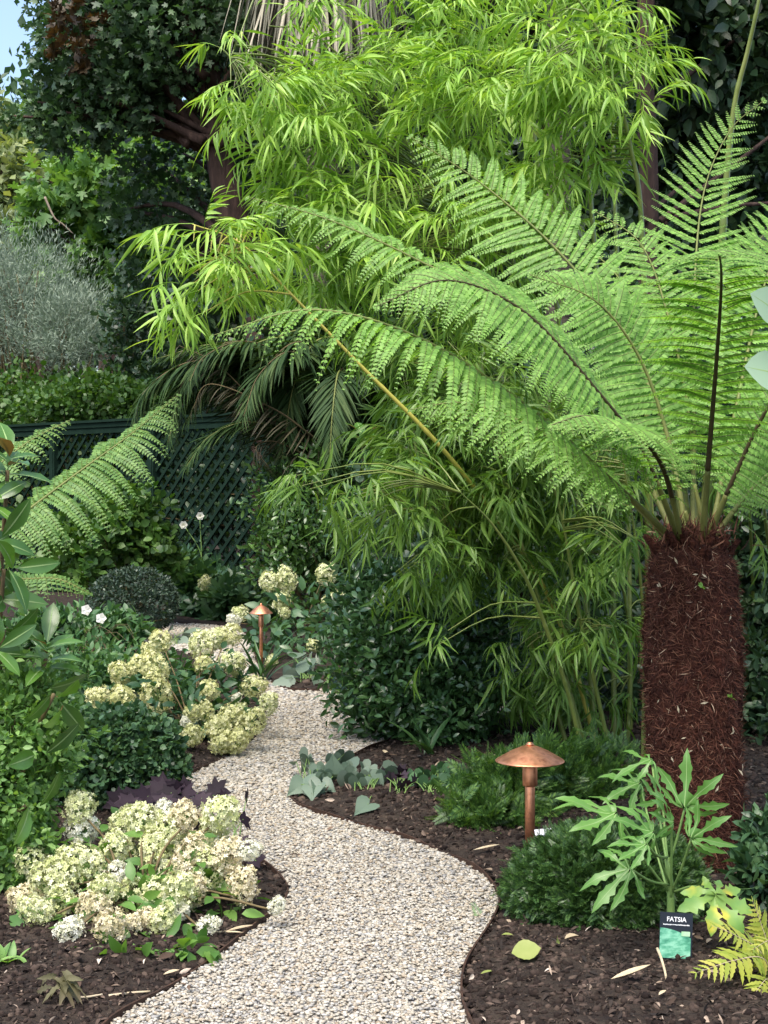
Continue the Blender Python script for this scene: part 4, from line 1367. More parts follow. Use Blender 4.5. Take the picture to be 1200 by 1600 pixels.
def rosette_shrub(name, label, base, tips, L, mat, stem='twig', extra=()):
    root = thing(name, label, 'shrub', base)
    mb, st = MB(), MB()
    for (u, v, Y, n, ax) in tips:
        c = P(u, v, Y)
        p = spline([np.asarray(base), (np.asarray(base) + c) / 2 + [0, .04, .05], c], 12)
        st.add(*tube(p, np.linspace(.011, .006, 12), 6))
        rosette(mb, c, ax, n, L, L_BIG)
    mb.build('foliage', [M[mat], M['vein']], root)
    st.build('stem', M[stem], root)
    return root


rosette_shrub('magnolia', 'small magnolia tip with upright leaves standing above the far dark shrub', G(575, 1010) * [1, 1, 0], [(566, 690, 10.2, 8, (0, -.2, 1)), (610, 700, 10.4, 8, (.3, -.2, 1))], .17, 'magnolia')
rosette_shrub('magnolia', 'glossy magnolia with brown-backed leaves at the left edge', np.array([P(-40, 0, 4.3)[0], 4.3, 0]),
              [(12, 735, 4.2, 10, (.2, -.3, 1)), (-25, 800, 4.15, 9, (.6, -.4, .6)), (-14, 850, 4.1, 6, (.7, -.5, .4)), (6, 890, 4.1, 6, (.8, -.5, .1)), (-14, 940, 4.15, 6, (.7, -.5, .2)), (6, 985, 4.2, 5, (.6, -.6, -.3)),
               (-15, 1020, 4.1, 8, (.6, -.6, .3)), (72, 1030, 4.2, 11, (.15, -.35, 1)), (84, 1085, 4.1, 5, (.6, -.6, -.5)), (50, 1180, 4.05, 3, (.9, -.5, .2)), (40, 1260, 4.05, 3, (.9, -.5, .1))], .125, 'magnolia')
shrub('light_green_shrub', 'pale green small-leaved shrub filling the left edge beside the box ball', 'shrub',
      [B(40, 1120, 4.25, 85, 85, 300, 13, L_OVAL, .027, noise=.25, zmin=-.95), B(20, 1230, 4.2, 85, 90, 300, 13, L_OVAL, .027, noise=.25, zmin=-.95), B(30, 1330, 4.15, 60, 75, 210, 12, L_OVAL, .027, noise=.25, zmin=-.95),
       B(-70, 1200, 4.5, 90, 150, 140, 12, L_OVAL, .034, zmin=-.95)], M['lightshrub'], stem_r=.006)
shrub('flowering_perennial', 'leafy green perennials with two small white flowers left of the far path', 'plant',
      [B(110, 1000, 9.0, 75, 45, 110, 12, L_OVAL, .06, zmin=-.8), B(175, 1000, 9.2, 60, 40, 90, 12, L_OVAL, .06, zmin=-.8), B(200, 1060, 7.6, 110, 50, 110, 12, L_OVAL, .05, zmin=-.8), B(120, 1080, 7.4, 60, 60, 90, 12, L_OVAL, .05, zmin=-.8),
       B(50, 1000, 9.0, 60, 45, 80, 12, L_OVAL, .06, zmin=-.8)], M['perennial'], stem_r=.0022)
for (u, v) in ((135, 953), (158, 966)):
    mb = MB()
    c = P(u, v, 8.55)
    a = np.linspace(0, 6.28, 5, endpoint=False)
    mb.inst(leaf(.95, 3, .1, .1, .6), np.tile(c, (5, 1)), frames(np.c_[np.cos(a), -.25 + 0 * a, np.sin(a)], np.tile([0, -1., .4], (5, 1))) * .034)
    mb.build('flower', M['white_petal'], bpy.data.objects['flowering_perennial'])
shrub('box_ball', 'low dark green rounded box bush left of the path behind the pale hydrangea', 'topiary',
      [B(182, 1185, 5.4, 104, 76, 1000, 8, L_ROUND, .026, noise=.04, sig=.14, shell=(.9, 1.03), zmin=-.95), B(150, 1200, 5.3, 80, 60, 300, 8, L_ROUND, .026, zmin=-.95)], M['box'], stem_r=.008)
shrub('camellia', 'rounded glossy dark camellia overhanging the bend of the path', 'shrub',
      [B(640, 1040, 6.9, 110, 115, 650, 13, L_LAUREL, .05, noise=.2, shell=(.72, 1.1), zmin=-.95), B(700, 1100, 6.7, 95, 75, 380, 12, L_LAUREL, .045, noise=.2, shell=(.72, 1.1), zmin=-.95), B(600, 940, 7.2, 80, 60, 240, 12, L_LAUREL, .05, noise=.14, zmin=-.95),
       B(740, 1010, 7.1, 70, 90, 240, 12, L_LAUREL, .05, zmin=-.95)], M['camellia'], stem_r=.012, base=(P(690, 0, 6.7)[0], 6.75, 0))
shrub('small_shrub', 'tiny lime-green tuft at the foot of the camellia beside the path', 'plant',
      [B(538, 1068, 7.9, 20, 22, 60, 9, L_OVAL, .03, zmin=-.8)], M['lightshrub'], stem_r=.003)
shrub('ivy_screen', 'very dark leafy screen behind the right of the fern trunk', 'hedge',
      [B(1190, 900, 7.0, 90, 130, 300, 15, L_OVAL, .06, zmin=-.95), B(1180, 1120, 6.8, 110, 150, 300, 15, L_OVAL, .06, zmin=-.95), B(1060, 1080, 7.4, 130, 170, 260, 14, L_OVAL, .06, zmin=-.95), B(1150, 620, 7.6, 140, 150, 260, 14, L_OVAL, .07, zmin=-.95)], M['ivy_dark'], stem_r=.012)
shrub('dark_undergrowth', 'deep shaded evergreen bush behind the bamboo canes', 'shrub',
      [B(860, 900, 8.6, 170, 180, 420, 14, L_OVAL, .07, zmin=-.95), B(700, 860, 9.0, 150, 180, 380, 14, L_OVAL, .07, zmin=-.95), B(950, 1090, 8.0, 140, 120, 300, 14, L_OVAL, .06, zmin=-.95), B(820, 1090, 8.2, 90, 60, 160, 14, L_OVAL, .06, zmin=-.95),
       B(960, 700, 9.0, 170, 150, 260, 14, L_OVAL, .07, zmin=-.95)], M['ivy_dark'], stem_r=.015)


# yews: short sprays of flat needles
def yew_spray(seed):
    r = np.random.default_rng(seed)
    mb = MB()
    mb.add(*tube(np.array([[0, 0, 0], [0, .5, .02], [0, 1, -.05]]), [.016, .012, .006], 3, False))
    for i in range(11):
        y = .08 + .92 * i / 10
        for sg in (-1, 1):
            a = R(62 - 30 * i / 10)
            d = np.array([sg * math.sin(a), math.cos(a), r.uniform(-.05, .25)])
            mb.inst(leaf(.26, 2, .05, .12, .5), np.array([[0, y, 0]]), frames(d[None], np.array([[0, 0, 1.]])) * (.42 - .16 * i / 10))
    tri = np.vstack([f for f, _, _ in mb.f if f.shape[1] == 3])
    quad = np.vstack([f for f, _, _ in mb.f if f.shape[1] == 4])
    return np.vstack(mb.v), [tri, quad]


YEW = yew_spray(1)
shrub('yew_bush', 'feathery green yew bush behind the near copper lamp', 'shrub',
      [B(795, 1250, 5.2, 72, 72, 260, 6, YEW, .062, noise=.3, zmin=-.9, rand=.5, up=.15), B(868, 1240, 5.4, 68, 68, 190, 6, YEW, .058, noise=.2, zmin=-.9, rand=.45), B(760, 1290, 5.0, 55, 45, 120, 7, YEW, .06, zmin=-.9),
       B(930, 1240, 5.5, 70, 70, 150, 7, YEW, .06, zmin=-.9)], M['yew_tip'], stem_r=.008)
shrub('yew_dome', 'clipped dark green yew dome in the right bed in front of the lamp', 'topiary',
      [B(950, 1398, 3.95, 149, 101, 3600, 5, YEW, .028, noise=.02, sig=.08, shell=(.94, 1.01), zmin=-.95, rand=.55, up=.1), B(955, 1405, 3.98, 138, 92, 700, 5, YEW, .04, zmin=-.95)], M['yew'], stem_r=.008)
shrub('skimmia', 'small green shrub at the right edge beside the fern trunk', 'shrub',
      [B(1195, 1310, 4.0, 30, 60, 50, 9, L_LAUREL, .045, zmin=-.9, noise=.2), B(1200, 1370, 3.9, 45, 50, 60, 9, L_LAUREL, .045, zmin=-.9)], M['box'], stem_r=.004)


# low plants with stalked leaves
def stalked(name, label, cat, base, leaves, T, size, mat, stemmat='green_stem', sr=.0025, group=None):
    root = thing(name, label, cat, base, group)
    mb, st = MB(), MB()
    for q in leaves:
        u, v, Y = q[:3]
        s = q[3] if len(q) > 3 else 1
        c = P(u, v, Y)
        c[2] = max(c[2], .05)
        b = np.asarray(base) + rng.normal(size=3) * [.02, .02, 0]
        st.add(*tube(spline([b, (b + c) / 2 + [0, 0, .02], c], 8), np.linspace(sr, sr * .6, 8), 5))
        d = unit(unit((c - b) * [1, 1, 0]) * .8 + np.array([0, -.55, -.45]) + .3 * rng.normal(size=3))
        n = np.array([0, -.8, .8]) + .35 * rng.normal(size=3)
        mb.inst(T, (c - d * .02)[None], frames(d[None], n[None]) * size * s)
    mb.build('foliage', M[mat], root)
    st.build('stem', M[stemmat], root)
    return root


def cluster(u, v, ru, rv, n, Y0):
    out = []
    for _ in range(n):
        a, r = rng.uniform(0, 6.28), rng.random() ** .5
        du, dv = ru * r * math.cos(a), rv * r * math.sin(a)
        out.append((u + du, v + dv, Y0 - dv * .008, rng.uniform(.75, 1.2)))
    return out


stalked('brunnera', 'silvery heart-leaved plant on the tip of the right bed beside the path', 'plant', G(488, 1246), cluster(488, 1212, 42, 32, 24, 5.75) + [(538, 1178, 6.2, 1.1), (520, 1190, 6.1, .9)], L_HEART, .085, 'brunnera')
stalked('brunnera', 'silvery heart-leaved plant beside the purple one in the right bed', 'plant', G(570, 1250), cluster(572, 1222, 34, 20, 17, 5.8) + [(545, 1222, 5.7, 1.2), (575, 1268, 5.2, 1.1), (560, 1240, 5.6, 1)], L_HEART, .085, 'brunnera')
stalked('brunnera', 'shaded green heart-leaved plant between the purple plant and the yew bush', 'plant', G(675, 1255), cluster(685, 1225, 45, 22, 20, 5.7), L_HEART, .07, 'bluegreen')
stalked('heuchera', 'small purple-leaved plant in the middle of the right bed', 'plant', G(625, 1258), cluster(625, 1228, 32, 24, 14, 5.65), L_HEUCH, .07, 'heuchera')
stalked('heuchera', 'dark purple lobed-leaf plant behind the pale hydrangea at the path edge', 'plant', G(290, 1290), cluster(270, 1245, 85, 16, 26, 5.0) + cluster(200, 1262, 45, 12, 10, 4.9), L_HEUCH, .085, 'heuchera')
stalked('heuchera', 'purple-leaved plant spilling on to the gravel right of the pale hydrangea', 'plant', G(372, 1342), [(350, 1250, 4.9, .9), (385, 1248, 4.8, 1), (380, 1280, 4.7, .9), (395, 1335, 4.45, .9), (375, 1315, 4.6, .9), (365, 1268, 4.8, 1), (400, 1350, 4.4, .7)], L_HEUCH, .075, 'heuchera')
stalked('brunnera', 'large blue-grey leaves drooping on to the far edge of the path', 'plant', G(480, 1068), cluster(478, 1045, 32, 26, 16, 9.2) + [(440, 1075, 8.7, 1.1), (455, 1068, 8.8, 1), (495, 1070, 8.75, 1)], leaf(.62, 5, .15, .35, .45), .17, 'brunnera')
stalked('brunnera', 'blue-grey leaf clump at the left end of the far path beside the hydrangea', 'plant', G(272, 1010), cluster(278, 995, 18, 16, 6, 11.2), leaf(.62, 5, .15, .35, .45), .17, 'brunnera')


def strappy(name, label, base, n, L, w, spread, mat, lean=(0, 0)):
    base = np.asarray(base, float) + [0, 0, float(max(soil_z(np.asarray(base)[None, :2])[0], 0)) - .004]
    root = thing(name, label, 'plant', base)
    mb = MB()
    for k in range(n):
        a = rng.uniform(0, 6.28)
        el = rng.uniform(.15, 1) * spread
        d = np.array([math.cos(a) * math.sin(el) + lean[0], math.sin(a) * math.sin(el) + lean[1], math.cos(el)])
        T = leaf(w, 6, .35, rng.uniform(.15, .7), .4)
        mb.inst(T, (np.asarray(base) + rng.normal(size=3) * [.02, .02, 0])[None], frames(d[None], np.array([[math.cos(a) * -.9, math.sin(a) * -.9, .5]])) * L * rng.uniform(.7, 1.1))
    mb.build('foliage', M[mat], root)
    return root


strappy('iris', 'strap-leaved iris clump beside the far copper lamp', G(410, 1066), 16, .34, .075, .75, 'strap')
strappy('small_grass', 'broad-bladed tuft of grass under the camellia at the back of the right bed', G(668, 1190), 11, .22, .13, 1.1, 'strap')
strappy('weed', 'tiny lime-green weed in the bare soil at the bottom left', G(14, 1516), 12, .05, .42, 1.1, 'lightshrub')

# ------------------------------------------------------------------ hydrangeas
FLORET = (np.array([[0, 0, 0]] + [[math.cos(a) * r, math.sin(a) * r, z] for k in range(4) for (a, r, z) in
                                  ((k * 1.571 - .55, .6, .10), (k * 1.571, .98, .16), (k * 1.571 + .55, .6, .10))]),
          [np.array([[0, 1 + 3 * k, 2 + 3 * k, 3 + 3 * k] for k in range(4)])])


def head_mesh(name, mat, seed, h=1.0, n=240, fs=.20):
    """cone-shaped panicle of four-petalled florets, about 1 across, base at the origin"""
    r = np.random.default_rng(seed)
    mb = MB()
    d = unit(r.normal(size=(n, 3)))
    z = d[:, 2]
    taper = np.where(z > 0, 1 - .5 * z ** 1.2, 1)
    rad = np.array([.5, .5, .55 * h]) * taper[:, None] ** np.array([1, 1, 0])
    w = lumps(d, 6, .10, seed)
    pos = d * rad * (r.uniform(.72, 1.03, n) * w)[:, None] + [0, 0, .42 * h]
    nm = unit(d + .45 * r.normal(size=(n, 3)))
    t = unit(np.cross(nm, r.normal(size=(n, 3))))
    mb.inst(FLORET, pos, frames(t, nm) * (fs * .5 * r.uniform(.75, 1.25, n))[:, None, None])
    for k in range(18):                                   # the branched stalk inside
        mb.add(*tube(np.array([[0, 0, -.05], [0, 0, .25], d[k] * rad[k] * .8 + [0, 0, .42 * h]]), [.018, .014, .008], 3, False), 1)
    return mb.mesh(name, [mat, M['green_stem']])


HEADS = {}
for key in ('h_white', 'h_lime', 'h_peach', 'h_gold'):
    HEADS[key] = [head_mesh('flower_head', M[key], 40 + k, h, 400, .165) for k, h in enumerate((1.05, 1.3, .95))]


def hydrangea(name, label, base, heads, leafmat, leafsize, nleaf, yrange, extra_leaf=(), flat=1.0):
    """heads: (u, v, width px, colour); the front ones hang lower and nearer"""
    root = thing(name, label, 'hydrangea', base)
    st, lf = MB(), MB()
    base = np.asarray(base, float)
    for k, (u, v, w, colr) in enumerate(heads):
        Y = np.interp(v, yrange[0], yrange[1]) + rng.normal() * .04
        s = w * Y / FPX
        c = P(u, v, Y)
        c[2] = max(c[2], s * .42)
        ax = unit(np.array([(c[0] - base[0]) * 1.2, (c[1] - base[1]) * 1.2, .42]) + .15 * rng.normal(size=3))
        bt = c - ax * s * .42
        q = Vector(ax).to_track_quat('Z', 'Y').to_euler()
        q.rotate_axis('Z', rng.uniform(0, 6))
        place(HEADS[colr][k % 3], 'flower_head', root, bt, q, s * 1.06)
        p = spline([base + rng.normal(size=3) * [.03, .03, 0], (base + bt) / 2 + [0, 0, .05], bt], 10)
        st.add(*tube(p, np.linspace(.005, .003, 10), 5))
        for j in range(nleaf):
            i = rng.integers(3, 10)
            d = unit(rng.normal(size=3) * [1, 1, .35] + (c - base) * .8 + [0, -.2, .05])
            lf.inst(L_OVAL if j % 2 else leaf(.5, 5, .25, .3, .42), (p[i] + .01 * rng.normal(size=3))[None], frames(d[None], np.array([[0, -.3, 1.]]) + .35 * rng.normal(size=(1, 3))) * leafsize * rng.uniform(.7, 1.2))
    for (u, v, Y, ru, rv, n) in extra_leaf:
        s = Y / FPX
        d = rdir(n)
        pos = P(u, v, Y) + d * np.array([ru, (ru + rv) / 2, rv]) * s * rng.random((n, 1)) ** .4
        pos[:, 2] = np.maximum(pos[:, 2], .03)
        scatter_leaves(lf, leaf(.5, 4, .25, .3, .42), pos, unit(d * [1, 1, .5]), leafsize, 0, .1, .6, .9)
    lf.build('foliage', leafmat, root)
    st.build('stem', M['twig'], root)
    return root


W, LM, PE = 'h_white', 'h_lime', 'h_peach'
near_heads = [(180, 1325, 50, LM), (324, 1365, 48, LM), (230, 1440, 44, PE), (164, 1392, 50, LM), (60, 1425, 44, LM), (124, 1262, 54, LM), (128, 1296, 54, W), (52, 1350, 50, LM), (200, 1290, 60, LM), (224, 1282, 56, LM), (264, 1298, 56, LM), (290, 1274, 48, PE), (344, 1274, 62, LM), (256, 1270, 32, W), (332, 1310, 54, LM),
              (352, 1338, 58, PE), (384, 1330, 34, W), (380, 1382, 52, PE), (184, 1370, 46, W), (132, 1350, 56, LM), (240, 1326, 58, LM), (248, 1358, 58, LM), (296, 1342, 54, PE), (96, 1366, 58, LM), (32, 1410, 54, PE), (76, 1390, 56, LM),
              (96, 1414, 54, LM), (148, 1422, 56, PE), (208, 1410, 52, LM), (248, 1398, 54, LM), (280, 1390, 56, LM), (298, 1398, 46, PE), (108, 1454, 46, W), (172, 1446, 54, PE), (204, 1466, 46, PE), (256, 1434, 46, LM),
              (284, 1425, 26, W), (324, 1446, 30, W), (433, 1414, 28, W)]
near_heads = [(max(u, 40), v, w * .98, c) for u, v, w, c in near_heads]
hydrangea('hydrangea', 'large foreground hydrangea crowded with white, lime and peach flower heads', G(215, 1440), near_heads, M['hydleaf'], .060, 3, ([1255, 1480], [4.3, 3.66]),
          [(340, 1400, 4.0, 70, 30, 40), (230, 1485, 3.65, 110, 10, 40), (290, 1495, 3.62, 60, 8, 18), (120, 1450, 3.85, 100, 30, 40), (220, 1370, 4.3, 150, 60, 110), (180, 1320, 4.4, 110, 40, 60), (220, 1400, 3.92, 130, 45, 46)])
GO = 'h_gold'
mid_heads = [(u, v, w * .92, c) for u, v, w, c in [(251, 1002, 38, GO), (232, 1018, 22, GO), (188, 1051, 38, GO), (218, 1040, 36, GO), (244, 1044, 42, GO), (154, 1089, 40, GO), (191, 1092, 42, GO), (244, 1089, 54, GO), (315, 1006, 46, LM), (338, 998, 38, LM), (358, 993, 36, GO),
             (364, 1036, 44, LM), (326, 1078, 36, GO), (394, 1074, 34, GO), (420, 1099, 36, LM), (300, 1115, 32, GO), (320, 1118, 32, GO), (360, 1122, 44, GO), (374, 1112, 30, LM), (390, 1134, 46, GO), (340, 1136, 44, GO), (300, 1150, 38, GO),
             (270, 1158, 38, GO), (245, 1145, 28, LM), (368, 1158, 42, GO), (290, 1131, 18, W), (370, 1090, 16, W), (345, 1160, 40, GO), (160, 1116, 22, GO), (318, 1038, 30, GO)]]
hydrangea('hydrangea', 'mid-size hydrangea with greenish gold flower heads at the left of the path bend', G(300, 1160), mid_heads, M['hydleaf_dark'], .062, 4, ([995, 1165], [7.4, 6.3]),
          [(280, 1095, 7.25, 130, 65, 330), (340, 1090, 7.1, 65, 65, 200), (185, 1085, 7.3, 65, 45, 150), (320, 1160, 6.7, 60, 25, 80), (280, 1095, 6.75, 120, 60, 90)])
far_heads = [(421, 908, 30, LM), (448, 909, 32, LM), (440, 940, 30, LM), (510, 897, 34, LM), (517, 943, 28, LM), (536, 932, 30, LM), (445, 958, 18, LM), (425, 1033, 20, LM), (490, 1008, 22, LM), (376, 958, 24, LM), (366, 970, 20, W)]
hydrangea('hydrangea', 'far hydrangea with lime heads on tall stems behind the distant copper lamp', G(470, 1010), far_heads, M['bluegreen'], .10, 5, ([890, 1035], [11.2, 9.7]),
          [(470, 970, 10.6, 90, 50, 150), (430, 1000, 10.0, 50, 30, 50), (540, 990, 10.2, 60, 60, 90)])
for (u, v, w) in ((321, 921, 24), (370, 930, 16)):
    c = P(u, v, 13.2)
    place(HEADS[LM][0], 'flower_head', root_oak, c, (0, 0, 1), w * 13.2 / FPX)


# ------------------------------------------------------------------ fatsia with its plant tag
def fatsia():
    base = G(1048, 1496)
    root = thing('fatsia', 'young fatsia with long-fingered bright green leaves in front of the yew dome', 'plant', base)
    Y = base[1]
    top = P(1042, 1340, Y)
    st = MB()
    st.add(*tube(spline([base - [0, 0, .02], P(1048, 1400, Y), P(1045, 1365, Y), top], 10), [.012, .0115, .011, .011, .0105, .01, .0095, .009, .008, .006], 8))
    # leaf: centre, pointing (px), facing, size px
    L = [((962, 1272, 3.85), (905, 1258), (-.25, -.55, .8), 100, 7), ((1070, 1262, 3.9), (1092, 1205), (-.1, -.8, .5), 95, 6), ((1020, 1300, 3.8), (985, 1285), (0, -.75, .7), 80, 7),
         ((1000, 1225, 4.15), (945, 1212), (-.1, -.6, .8), 78, 6), ((1018, 1188, 4.1), (960, 1190), (0, -.5, .9), 68, 5), ((1080, 1310, 3.8), (1105, 1290), (.1, -.8, .6), 75, 7), ((985, 1358, 3.75), (925, 1378), (-.2, -.75, .5), 95, 6),
         ((1050, 1285, 3.85), (1040, 1260), (0, -.6, .8), 72, 7), ((1010, 1320, 3.72), (950, 1322), (-.2, -.6, .8), 70, 6), ((1035, 1250, 4.0), (1010, 1215), (0, -.6, .7), 60, 6)]
    for k, (c, tip, nrm, sz, n) in enumerate(L):
        c = (c[0], c[1], c[2] - .28)
        p = P(*c)
        d = P(tip[0], tip[1], c[2] - .03) - p
        at = spline([base, P(1048, 1400, Y), top], 12)[rng.integers(6, 12)]
        st.add(*tube(spline([at, (at + p) / 2 + [0, 0, -.01], p], 9), np.linspace(.0038, .0028, 9), 6))
        mb = MB()
        mb.inst(fingers(n, 92, w=.22, seed=k), p[None], frames(d[None], np.array([nrm])) * (sz * .92 * c[2] / FPX))
        mb.inst(fingers(n, 92, w=.22, seed=k, vein=True), p[None], frames(d[None], np.array([nrm])) * (sz * .92 * c[2] / FPX), 1)
        mb.build('leaf', [M['fatsia'], M['vein']], root)
    p = P(1118, 1398, 3.55)
    st.add(*tube(spline([P(1048, 1395, Y), P(1085, 1385, 3.6), p], 9), np.linspace(.0035, .003, 9), 6))
    mb = MB()
    mb.inst(fingers(8, 150, w=.40, seed=33), p[None], frames((P(1130, 1450, 3.5) - p)[None], np.array([[.1, -.9, .45]])) * (72 * 3.55 / FPX))
    mb.build('leaf', M['fatsia_yellow'], root, label='yellowing leaf with broad fingers')
    st.build('stem', M['green_stem'], root)


fatsia()


def text_mesh(s, size):
    cu = bpy.data.curves.new('lettering', 'FONT')
    cu.body = s
    cu.size = size
    cu.align_x = 'CENTER'
    cu.extrude = .0003
    cu.offset = size * .012
    o = bpy.data.objects.new('lettering', cu)
    COL.objects.link(o)
    bpy.context.view_layer.update()
    me = bpy.data.meshes.new_from_object(o.evaluated_get(bpy.context.evaluated_depsgraph_get()))
    bpy.data.objects.remove(o)
    return me


def plant_tag():
    c = P(1056, 1462, 3.5)
    w, h = 53 * 3.5 / FPX, 70 * 3.5 / FPX
    root = thing('plant_tag', 'dark and green plant tag reading FATSIA stuck in the soil below the fatsia', 'plant tag', (c[0], c[1], 0))
    tilt = np.array(Matrix.Rotation(R(4), 3, 'Y') @ Matrix.Rotation(R(-10), 3, 'X') @ Matrix.Rotation(R(6), 3, 'Z'))

    def slab(name, x0, z0, x1, z1, y, t, mat):
        mb = MB()
        V, F = box(((x0 + x1) / 2, y, (z0 + z1) / 2), (x1 - x0, t, z1 - z0))
        mb.add(V @ tilt.T + c, F, 0, False)
        return mb.build(name, M[mat], root)
    slab('card', -w / 2, -h / 2, w / 2, h / 2, 0, .0016, 'card_dark')
    slab('stake', -.008, -h / 2 - .07, .008, -h / 2 + .001, 0, .0012, 'card_dark')
    mb = MB()                                              # the picture with its curved upper edge
    xs_ = np.linspace(-w / 2 + .001, w / 2 - .004, 14)
    zt = h * (.16 - .22 * np.clip((xs_ / w + .5), 0, 1) ** 2)
    V = np.concatenate([np.c_[xs_, np.full(14, -.0014), zt], np.c_[xs_, np.full(14, -.0014), np.full(14, -h / 2 + .0015)]])
    i = np.arange(13)
    mb.add(V @ tilt.T + c, [np.stack([i, i + 14, i + 15, i + 1], 1)], 0, False)
    mb.build('picture', M['card_picture'], root)
    slab('badge', w * .16, h * .0, w * .42, h * .10, -.0018, .0006, 'card_badge')
    me = text_mesh('FATSIA', .0155)
    me.materials.append(M['white_plastic'])
    o = bpy.data.objects.new('lettering', me)
    COL.objects.link(o)
    o.parent = root
    m = Matrix(tilt.tolist()) @ Matrix.Rotation(R(90), 3, 'X')
    o.rotation_euler = m.to_euler()
    o.location = tilt @ np.array([0, -.0014, h * .305]) + c - OFF[root.name]
    mb = MB()                                              # the unreadably small second line
    x = -w * .4
    while x < w * .38:
        l = rng.uniform(.0012, .0026)
        V, F = box((x + l / 2, -.0012, h * .235 + rng.uniform(-.0003, .0003)), (l, .0005, rng.uniform(.0018, .0028)))
        mb.add(V @ tilt.T + c, F, 0, False)
        x += l + .0007
    mb.build('small_print', M['white_plastic'], root)


plant_tag()

# golden fern in the bottom right corner
gb = P(1212, 1545, 3.42)
GF_T = leaf(.30, 9, .12, .22, .3, jag=.38)
root = thing('golden_fern', 'yellow-green fern in the bottom right corner', 'fern', (gb[0], gb[1], 0))
for c, L in (([(1212, 1556, 3.42), (1195, 1500, 3.38), (1150, 1500, 3.3), (1088, 1520, 3.25)], .062), ([(1212, 1556, 3.44), (1200, 1480, 3.45), (1188, 1440, 3.45), (1176, 1408, 3.45)], .058),
             ([(1212, 1556, 3.42), (1190, 1490, 3.4), (1150, 1462, 3.36), (1112, 1446, 3.34)], .055), ([(1212, 1556, 3.42), (1220, 1470, 3.4), (1240, 1430, 3.35)], .06), ([(1212, 1556, 3.4), (1200, 1530, 3.3), (1185, 1545, 3.25), (1170, 1570, 3.22)], .05),
             ([(1212, 1556, 3.42), (1225, 1500, 3.3), (1205, 1470, 3.2), (1176, 1484, 3.12)], .055), ([(1212, 1556, 3.4), (1250, 1520, 3.3), (1280, 1540, 3.2)], .05)):
    mb = MB()
    pinnate(mb, np.array([P(*q) for q in c]), L, 17, (72, 45), GF_T, r0=.0022, droop=.12, vee=.05, start=.2, face=.5)
    mb.build('frond', [M['golden_fern'], M['straw']], root)


# ------------------------------------------------------------------ copper path lamps
def lamp(base, label, s=1.0, full=1.0):
    root = thing('path_lamp', label, 'lamp', base, 'copper path lamps')
    b = np.asarray(base)
    H = .37 * full

    def part(name, prof, parent=root, seg=40):
        mb = MB()
        V, F = lathe(np.array(prof) * s, seg)
        mb.add(V + b, F)
        return mb.build(name, M['copper'], parent)
    part('stem', [(.0155, -.03), (.0155, H * .64), (.0145, H * .645)])
    part('collar', [(.016, H * .63), (.0225, H * .635), (.0235, H * .65), (.0235, H * .82), (.021, H * .83), (.021, H * .87), (.012, H * .875)])
    hat = part('hat', [(.012, H * .868), (.100, H * .845), (.1075, H * .842), (.1085, H * .846), (.104, H * .856), (.085, H * .886), (.06, H * .925), (.035, H * .955), (.016, H * .974), (.008, H * .978)])
    part('finial', [(.006, H * .976), (.012, H * .978), (.013, H * .985), (.009, H * .992), (.009, H * .998), (.005, H * 1.003), (.001, H * 1.005)], hat, 16)


lb = P(828, 0, 4.6)
lamp((lb[0], 4.6, 0), 'near copper path lamp with a shiny conical hat in front of the yew bush')
lb = P(408, 0, 9.7)
lamp((lb[0], 9.7, 0), 'far dull copper path lamp beside the lime hydrangea', .72, 1.58)

# ------------------------------------------------------------------ litter, labels and odds and ends
def litter(name, label, cat, u, v, T, size, mat, yaw, lift=.012, tilt=(0, 0, 1), group=None):
    g = G(u, v)
    g[2] = float(max(soil_z(g[None, :2])[0], .0)) + lift
    mb = MB()
    d = np.array([[math.cos(yaw), math.sin(yaw), .06]])
    mb.inst(T, g[None] - d * size * .5, frames(d, np.array([tilt], float)) * size)
    return tag(mb.build(name, M[mat], None, g), label, cat, group)


litter('fallen_leaf', 'round yellow-green fallen leaf on the soil of the right bed', 'leaf', 822, 1522, leaf(.85, 12, .18, -.1, .5, wave=.012), .072, 'yellowleaf', .15, .02, (0, -.6, 1))
litter('fallen_leaf', 'long pale dry leaf lying at the bottom right', 'leaf', 986, 1566, leaf(.28, 6, .6, -.25, .5), .095, 'straw', .12, .014)
litter('fallen_leaf', 'small yellow fallen leaf standing on edge right of the round one', 'leaf', 872, 1508, leaf(.5, 5, .4, .2, .5), .04, 'yellowleaf', 1.2, .02, (1, -.5, .3))
litter('fallen_leaf', 'thin yellow-green leaf on the soil beside the metal edging', 'leaf', 762, 1537, leaf(.3, 5, .3, .1, .5), .045, 'yellowleaf', .7)
litter('fallen_leaf', 'tiny yellow leaf under the left end of the yew dome', 'leaf', 793, 1482, leaf(.6, 5, .3, .1, .5), .03, 'yellowleaf', 0)
litter('fallen_leaf', 'pale bark-like leaf where the right edging meets the yew bush', 'leaf', 760, 1342, leaf(.3, 5, .4, -.15, .5), .085, 'straw', .0)
litter('fallen_leaf', 'dry tan leaf on the soil under the large hydrangea', 'leaf', 375, 1465, leaf(.3, 5, .4, -.1, .5), .07, 'dry', .2)
litter('fallen_leaf', 'small cream leaf near the left edging', 'leaf', 268, 1535, leaf(.45, 5, .4, -.1, .5), .04, 'straw', .4)
litter('fallen_leaf', 'pale leaf on the soil at the back of the right bed', 'leaf', 602, 1186, leaf(.35, 5, .4, -.1, .5), .06, 'straw', 1.9)
litter('fallen_leaf', 'tan leaf on the path edge left of the golden hydrangea heads', 'leaf', 290, 1198, leaf(.6, 5, .3, -.1, .5), .07, 'dry', .3)
litter('wood_chip', 'pale splinter of wood under the large hydrangea beside the edging', 'wood chip', 355, 1472, leaf(.16, 4, .4, .0, .5), .09, 'straw', -.2)
